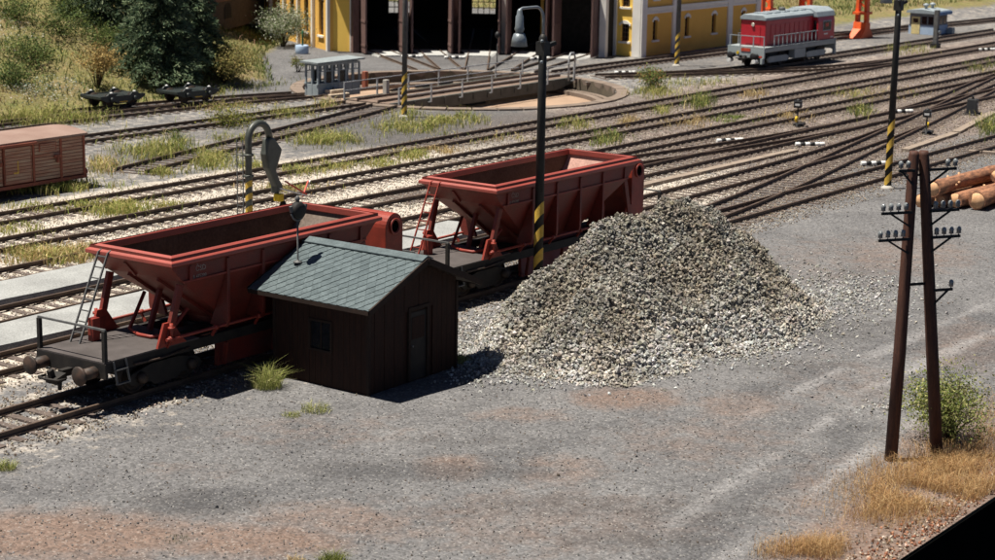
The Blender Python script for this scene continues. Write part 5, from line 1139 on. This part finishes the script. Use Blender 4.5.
# ------------------------------------------------------------------ hut and mast at the far right
x, y, _ = G(934, 35.5); M_blue = mat('pale_blue', (0.38, 0.48, 0.62), (0.32, 0.42, 0.56), rough=0.6); M_blued = mat('roof_blue', (0.12, 0.22, 0.42), rough=0.6); M_hg = mat('hut_grey', (0.22, 0.23, 0.25), rough=0.8); M_ylw = mat('cream_yellow', (0.75, 0.62, 0.3), rough=0.7)
hut = thing('signal_hut', 'small grey hut with blue trim and yellow door at far right', 'hut', (x, y, 0)); hl, hw_, hh = 2.7, 2.3, 1.75
b_ = MB(); b_.box(0, hl, 0, hw_, 0, 0.75); b_.build('lower_wall', M_blue, hut)
MB().box(0.05, hl-0.05, 0.05, hw_-0.05, 0.751, hh).build('upper_wall', M_hg, hut)
MB().box(-0.04, -0.002, 1.3, 2.05, 0.02, 1.45).build('door', M_ylw, hut); MB().box(-0.05, -0.041, 1.45, 1.9, 0.95, 1.3).build('door_pane', M_glassd, hut)
for y0 in (0.15, 0.72): MB().box(0.03, 0.048, y0, y0+0.45, 0.85, 1.5).build('window', M_glassd, hut)
for i in range(3): MB().box(0.25+i*0.8, 0.85+i*0.8, 0.03, 0.048, 0.85, 1.5).build('window', M_glassd, hut)
rp = MB(); rp.prism([(-0.2, hh), (hw_+0.2, hh), (hw_+0.1, hh+0.22), (hw_/2, hh+0.34), (-0.1, hh+0.22)], -0.25, hl+0.25, 'yz'); rp.build('roof', M_lgl, hut); MB().box(-0.2, hl+0.2, -0.28, -0.21, hh-0.12, hh+0.14).build('fascia', M_blued, hut)
for xx in (0.7, 2.0): MB().lathe([(0.12, 0), (0.12, 0.25), (0.25, 0.3), (0.25, 0.4), (0.05, 0.5)], (xx, hw_/2, hh+0.3), 10).build('roof_vent', M_lgl, hut)
MB().box(hl-0.3, hl+0.2, -0.6, -0.1, 0, 0.5).build('locker', M_lgl, hut)
x, y, _ = G(935, 48); ms = thing('signal_mast', 'grey square mast with a round lamp in front of the small hut', 'mast', (x, y, 0)); MB().box(-0.17, 0.17, -0.17, 0.17, 0, 2.9).build('mast', M_grey, ms, bevel=0.02); MB().lathe([(0.02, -0.12), (0.2, -0.1), (0.2, 0.02), (0.05, 0.08)], (0.1, -0.2, 1.25), 12, 'y').build('lamp', M_lgl, ms); MB().box(-0.3, 0.35, -0.3, 0.3, 0, 0.35).build('foot', M_sig, ms)
x, y, z = GT(302, 54); tb = thing('tub', 'pale blue tub with a thin green post beside the roundhouse', 'tub', (x, y, z)); tb.scale = (0.7, 0.7, 0.9); MB().lathe([(0.62, 0), (0.68, 0.1), (0.68, 0.62), (0.62, 0.68), (0.56, 0.68), (0.55, 0.5), (0.02, 0.5)], n=18).build('tub', M_blue, tb); M_grn = mat('green_post', (0.02, 0.12, 0.06), rough=0.5); MB().lathe([(0.1, 0.5), (0.1, 1.75), (0.05, 1.8)], (0.1, 0, 0), 8).build('post', M_grn, tb)

# ------------------------------------------------------------------ trees and shrubs
GREEN = [(.095, .135, .04), (.13, .165, .05), (.065, .10, .03), (.17, .195, .06)]
OLIVE = [(.20, .19, .06), (.27, .22, .08), (.14, .14, .045), (.33, .26, .10)]
GOLD = [(.34, .23, .08), (.26, .17, .06), (.42, .30, .11), (.18, .14, .05)]
SILV = [(.34, .36, .27), (.24, .28, .17), (.14, .18, .08), (.44, .44, .36), (.10, .14, .05)]
M_barkd = mat('dark_bark', (0.07, 0.05, 0.035), (0.045, 0.03, 0.022), rough=0.95, scale=3)
def spruce(label, x, y, z, h, r, n):
    t = thing('spruce_tree', label, 'spruce tree', (x, y, z), 0, 'dark spruces on the slope')
    MB().path([(0, 0, -0.5), (0, 0, h*0.5), (0.05, 0, h)], [h*0.022, h*0.014, 0.02], 8).build('trunk', M_barkd, t)
    br_ = MB(); P = []; C = []; D = []
    nb = 190
    for i in range(nb):
        f = (i+random.random())/nb; zz = h*(0.05+0.93*f); rad = r*(1-f)**0.85*random.uniform(0.72, 1.12)+0.12; az = i*2.399+random.uniform(-.3, .3)
        ca, sa = math.cos(az), math.sin(az); dr_ = rad*random.uniform(0.28, 0.42)
        if i % 2 == 0: br_.path([(0, 0, zz+0.1), (ca*rad*.5, sa*rad*.5, zz-dr_*.2), (ca*rad*.95, sa*rad*.95, zz-dr_*.7)], [0.03, 0.02, 0.006], 4)
        m_ = int(n/nb*(0.35+1.4*(1-f)))
        u = RNG.random(m_)**0.62; side = RNG.normal(0, 0.16, m_)*rad*(1.1-u*0.6)
        zc = zz-dr_*(u**1.6)+0.12*np.sin(u*3)-np.abs(side)*0.25-RNG.random(m_)*0.16
        P.append(np.stack([ca*rad*u-sa*side, sa*rad*u+ca*side, zc], 1))
        sh = random.uniform(0.75, 1.25); C.append(pick([(.08, .12, .07), (.12, .165, .09), (.05, .08, .048), (.18, .22, .13)], m_, 0.2)*sh)
        D.append(np.stack([np.full(m_, ca), np.full(m_, sa), np.full(m_, -0.35)], 1)+RNG.normal(0, .55, (m_, 3)))
    br_.build('branches', M_barkd, t)
    P = np.concatenate(P); C = np.concatenate(C); D = np.concatenate(D); D /= np.linalg.norm(D, axis=1)[:, None]
    S = np.cross(D, RNG.normal(size=D.shape)); S /= np.linalg.norm(S, axis=1)[:, None]; ln = RNG.uniform(0.16, 0.34, len(P))[:, None]
    V = np.stack([P-S*0.035, P+S*0.035, P+D*ln+S*0.02, P+D*ln-S*0.02], 1); i = np.arange(len(P))[:, None]*4
    npmesh('crown', V.reshape(-1, 3), i+[0, 1, 2, 3], M_leaf, t, np.repeat(C, 4, 0))
x, y, z = GT(160, 76); spruce('large dark spruce above the right bogie, left of its twin', x, y, z, 9.5, 3.0, 26000)
x, y, z = GT(188, 64); spruce('dark spruce close behind the larger one, nearer the olive bush', x, y, z, 9.0, 2.4, 20000)
x, y, z = GT(98, 14); spruce('shadowy dark spruce higher on the slope at the left', x, y, z-0.5, 10, 3.2, 16000)
x, y, z = GT(140, 16); spruce('dark spruce on the upper slope behind the large spruce', x+3, y+3, z-0.5, 11, 3.4, 14000)
x, y, z = GT(45, 2); spruce('dark spruce at the top left corner of the slope', x+2, y+3, z-0.3, 8, 2.6, 6000)
def bush(label, pos, w_, h, pal, n, leaf=0.10, stems=9, open_=0.5, cat='bush', aspect=0.55, core=True):
    t = thing('bush', label, cat, pos, 0, 'bushes and shrubs'); st = MB(); ends = []
    for i in range(stems):
        az = random.uniform(0, 2*math.pi); sp = random.uniform(0.15, 0.9)*w_*0.5; hh_ = h*random.uniform(0.6, 1.0)*(1-0.25*(sp/(w_*.5))**2)
        p = [(0.08*math.cos(az), 0.08*math.sin(az), -0.1), (sp*.45*math.cos(az), sp*.45*math.sin(az), hh_*.45), (sp*math.cos(az), sp*math.sin(az), hh_*.92)]; st.path(p, [0.035, 0.022, 0.008], 5); ends.append(p)
        for j in range(3):
            a2 = az+random.uniform(-1, 1); q_ = Vector(p[1]).lerp(Vector(p[2]), random.random()); e = q_+Vector((math.cos(a2)*w_*.2, math.sin(a2)*w_*.2, h*0.15*random.random())); st.path([q_, e], [0.014, 0.005], 4); ends.append([p[0], tuple(q_), tuple(e)])
    st.build('stems', M_barkd, t)
    P = []
    for _ in range(n):
        e = random.choice(ends); f = random.random()**0.6; a = Vector(e[1]).lerp(Vector(e[2]), f); s_ = w_*0.10*open_*2
        P.append((a.x+random.gauss(0, s_), a.y+random.gauss(0, s_), max(0.04, a.z+random.gauss(0, s_*0.8))))
    P = np.array(P); tone = 0.7+0.6*vnoise(P[:, 0]*2.2/w_*2+5, P[:, 2]*4/h+P[:, 1]*2/w_)
    leaves('foliage', P, RNG.uniform(0.6, 1.4, n)*leaf, pick(pal, n)*tone[:, None], M_leaf, t, aspect)
    return t
bush('golden dry shrub right behind the left bogie', GT(97, 88), 2.6, 3.0, GOLD+[(.45, .33, .14)], 2300, 0.12, 16, 0.5)
bush('round olive bush to the right of the spruces', GT(223, 83), 3.4, 2.7, OLIVE, 5200, 0.13, 16, 0.6)
bush('silvery green bush by the ochre roundhouse wall', GT(283, 47), 3.8, 3.1, SILV, 5200, 0.14, 16, 0.6)
bush('leafy green and orange weed bush between turntable and through track', GT(652, 90), 2.2, 1.45, GREEN+[(.16, .18, .05), (.40, .20, .08), (.22, .24, .07)], 1700, 0.11, 12, 0.6)
bush('leafy green shrub behind the telegraph pole', G(948, 441), 2.0, 1.75, [(.16, .20, .05), (.11, .145, .035), (.22, .25, .07), (.28, .28, .10), (.38, .36, .16)], 7500, 0.065, 26, 0.75)
bush('small green shrub between grey cabin and tub', GT(298, 72), 1.2, 1.2, GREEN+OLIVE, 500, 0.1, 8)
bush('yellow green weed bush before the rear tracks', GT(231, 127), 2.6, 0.9, [(.16, .17, .04), (.30, .27, .06), (.10, .12, .03)], 1500, 0.1, 10, 0.7)
for i, (px, py, s_, nm) in enumerate([(14, 20, 2.4, 'left edge near the top'), (60, 34, 2.6, 'below the shadowy spruce'), (30, 62, 2.2, 'beside the bluish patch'), (105, 47, 2.2, 'above the golden shrub'), (75, 16, 2.4, 'at the foot of the shadowy spruce'), (15, 86, 2.0, 'lowest at the left edge')]):
    bush('low green shrub on the slope, '+nm, GT(px, py), s_*1.2, 1.1, GREEN+[(.06, .09, .03)], 1900, 0.13, 10, 0.8)

# ------------------------------------------------------------------ grass (not countable)
def patch(px, py, a, b, n, terr=False):
    out = []
    for _ in range(n):
        r = random.random()**0.6; th = random.random()*6.283; q = G(px+a*1.15*random.gauss(0, .55), max(py+b*1.2*random.gauss(0, .55), 1))
        if vnoise(q[0]*1.3+px, q[1]*1.3) > 0.42+0.3*random.random()-0.15: out.append((q[0], q[1], 0.02))
    return out
GY_ = [(.30, .32, .09), (.42, .39, .13), (.20, .24, .06), (.50, .43, .19)]; DRY = [(.55, .41, .20), (.46, .32, .15), (.62, .50, .27), (.38, .28, .13)]
patches = [(45, 189, 48, 5, 1500, .5, GY_), (60, 209, 55, 4, 500, .3, GY_), (115, 211, 32, 5, 900, .4, GY_), (20, 232, 24, 4, 350, .3, GY_), (45, 258, 58, 6, 1500, .42, DRY+GY_), (100, 250, 25, 3, 300, .3, DRY), (165, 207, 20, 3, 300, .35, GY_), (150, 154, 30, 8, 1200, .6, GY_), (175, 146, 12, 6, 500, .6, GREEN+GY_), (210, 162, 18, 8, 700, .5, GY_), (165, 173, 18, 4, 500, .4, GY_), (105, 168, 15, 6, 400, .5, GY_+DRY), (235, 140, 20, 5, 300, .4, GY_), (250, 165, 14, 5, 400, .4, GY_),
 (327, 142, 28, 6, 1200, .5, GY_), (300, 172, 18, 4, 400, .35, GY_), (335, 167, 18, 4, 350, .35, GY_), (290, 190, 30, 3, 350, .3, GY_+DRY), (410, 129, 40, 5, 1100, .4, GY_), (450, 122, 28, 5, 1100, .5, GY_), (405, 117, 14, 4, 400, .45, GY_), (412, 157, 14, 4, 350, .4, GY_), (380, 165, 16, 4, 300, .3, GY_), (440, 152, 18, 3, 300, .3, DRY), (575, 126, 14, 4, 350, .5, GY_), (606, 141, 14, 5, 600, .45, GREEN+GY_), (628, 122, 10, 4, 200, .35, DRY), (500, 140, 40, 4, 250, .25, GY_+DRY), (690, 124, 22, 4, 350, .35, DRY), (663, 112, 9, 4, 250, .4, GY_), (701, 104, 12, 6, 450, .6, GREEN+GY_), (655, 93, 20, 5, 500, .5, GY_), (735, 120, 18, 3, 500, .25, [(.16, .22, .05), (.24, .28, .08)]), (790, 118, 22, 5, 350, .3, DRY), (755, 96, 12, 3, 200, .35, DRY), (861, 113, 10, 5, 300, .5, GREEN+GY_), (880, 95, 40, 5, 400, .3, GY_+DRY), (983, 68, 12, 5, 350, .5, GREEN+GY_), (990, 128, 10, 7, 400, .6, GREEN+GY_), (910, 52, 20, 4, 350, .5, GY_), (850, 96, 20, 4, 250, .3, GY_), (700, 84, 40, 4, 400, .4, GY_), (40, 120, 60, 6, 1800, .6, GY_), (230, 108, 40, 4, 500, .4, DRY+GY_), (290, 115, 25, 4, 500, .4, GY_), (325, 106, 12, 3, 200, .4, DRY+GY_), (200, 95, 30, 4, 500, .45, GY_), (255, 85, 30, 5, 600, .4, GREEN+GY_)]
P, H, C = [], [], []
for px, py, a, b, n_, h, pal in patches:
    q = patch(px, py, a, b, int(n_*1.35)); P += q; H.append(RNG.uniform(0.4, 1.1, len(q))*h); C.append(pick(pal, len(q)))
H = np.concatenate(H); n_ = len(P)
o = blades('yard_grass', P, H, RNG.uniform(.025, .05, n_), RNG.uniform(.1, .7, n_), np.concatenate(C), M_blade); tag(o, 'weedy grass growing between the tracks', None, None, 'stuff')
# slope grass
N = 150000; Q = np.stack([RNG.uniform(60, 190, N), RNG.uniform(76, 190, N)], 1); zz = hill(Q[:, 0], Q[:, 1])
v = np.c_[Q, zz]-np.array([0, 0, ZC]); w3_ = v@_fw; sx_ = CXP+F_PX*(v@R2)/w3_; sy_ = CYP-F_PX*(v@U2)/w3_
on = (zz > 0.08) | ((Q[:, 1]-0.66*np.maximum(0, Q[:, 0]-83) > 81.3) & (Q[:, 0] < 112)) | ((Q[:, 1] > 78.6) & (Q[:, 0] < 83))
k = (sx_ > -15) & (sx_ < 1010) & (sy_ > -15) & (sy_ < 130) & on; Q = Q[k]; zz = zz[k]; n_ = len(Q)
t1 = fbm(Q[:, 0]*.22, Q[:, 1]*.22+40); t2 = fbm(Q[:, 0]*.6+7, Q[:, 1]*.6)
cg, co, cd = pick(GREEN, n_), pick(GREEN+[(.17, .16, .05), (.20, .19, .07)], n_), pick([(.30, .23, .12), (.27, .19, .09), (.34, .22, .14), (.22, .21, .07), (.38, .33, .15)], n_)
C = np.where((t1+.35*(t2-.5) < .49)[:, None], cg, np.where((t1+.4*(t2-.5) < .565)[:, None], co, cd))
o = blades('slope_grass', np.c_[Q, zz], RNG.uniform(.15, .55, n_)*np.where(t1 < .5, 1.1, .8), RNG.uniform(.04, .09, n_), RNG.uniform(.2, .9, n_), C, M_blade); tag(o, 'mixed green and dry grass covering the slopes', None, None, 'stuff')
q = []
for px, py, a, b, m_ in ((45, 97, 25, 5, 500), (25, 95, 8, 6, 160), (8, 40, 22, 12, 260), (70, 92, 12, 5, 200)):
    for _ in range(m_): x, y, z = GT(px+random.gauss(0, a/1.5), py+random.gauss(0, b/1.5)) if random.random() < 0.25 or not q else (q[-1][0]+random.gauss(0, .4), q[-1][1]+random.gauss(0, .4), q[-1][2]); q.append((x, y, float(hill(x, y))+random.uniform(.1, .6)))
q = np.array(q); o = leaves('slope_flowers', q, RNG.uniform(.05, .13, len(q)), pick([(.62, .62, .55), (.5, .5, .42), (.2, .24, .1), (.16, .24, .22)], len(q)), M_leaf); tag(o, 'whitish flowering weeds along the foot of the slope', None, None, 'stuff')
# dry grass along the front edge at the right
P = []
for px, py, a, b, n_ in ((915, 492, 52, 22, 8500), (960, 466, 38, 18, 5200), (885, 512, 40, 12, 1500), (992, 425, 20, 18, 1800), (815, 552, 42, 9, 3200), (985, 490, 24, 16, 2600)): P += patch(px, py, a, b, n_)
P = np.array([p for p in P if p[1] > YB+0.12]); n_ = len(P)
o = blades('dry_grass', P, RNG.uniform(.08, .42, n_), RNG.uniform(.005, .011, n_), RNG.uniform(.1, .9, n_), pick([(.44, .27, .12), (.50, .33, .16), (.36, .20, .09), (.56, .40, .21)], n_), M_blade); tag(o, 'straw coloured dry grass along the dark front edge', None, None, 'stuff')
# earth clods on the front edge
m_ = 1500; P = np.stack([RNG.uniform(33, 46, m_), YB+0.05+np.abs(RNG.normal(0, .5, m_))], 1); sz = RNG.uniform(.03, .11, m_)
o = stones('edge_soil', np.c_[P, np.full(m_, 0.02)], sz, pick([(.22, .09, .05), (.30, .15, .09), (.14, .08, .05), (.45, .38, .3)], m_), M_stone); tag(o, 'reddish soil clods along the front edge', None, None, 'stuff')
# single tufts in the foreground: things of their own
def tuft(label, px, py, r, h, n_, pal, dx=0):
    x, y, _ = G(px, py); t = thing('grass_tuft', label, 'grass tuft', (x, y, 0), 0, 'grass tufts in the gravel')
    a = RNG.random(n_)*6.283; rr = r*np.sqrt(RNG.random(n_))
    blades('blades', np.stack([rr*np.cos(a), rr*np.sin(a), np.zeros(n_)], 1), h*RNG.uniform(.25, 1.15, n_)**1.0*(1.05-0.5*rr/r), RNG.uniform(.008, .016, n_), RNG.uniform(.1, 1.0, n_), pick(pal, n_), M_blade, t)['kind'] = 'stuff'
TG = [(.36, .36, .12), (.26, .29, .08), (.48, .45, .22), (.19, .22, .06)]
tuft('big yellow green grass tuft left of the shed', 267, 387, .40, .85, 620, TG)
tuft('low sparse grass tuft in front of the shed corner', 316, 411, .40, .34, 260, TG); tuft('tiny grass tuft left of the sparse one', 292, 416, .25, .2, 180, TG)
tuft('small grass tuft at the left edge of the gravel', 6, 469, .22, .35, 260, TG)
tuft('dark green grass tuft at the bottom edge', 332, 566, .30, .42, 700, [(.14, .16, .04), (.20, .21, .05), (.10, .12, .03)]); tuft('thin dry grass tuft beside the dark green one at the bottom', 296, 562, .2, .22, 120, DRY)
tuft('green tuft against the right wall of the shed', 459, 362, .32, .36, 420, TG); tuft('flat grey green tuft on the brown earth', 178, 540, .3, .1, 120, [(.12, .13, .07)])
# sleeping dark twig at the very edge
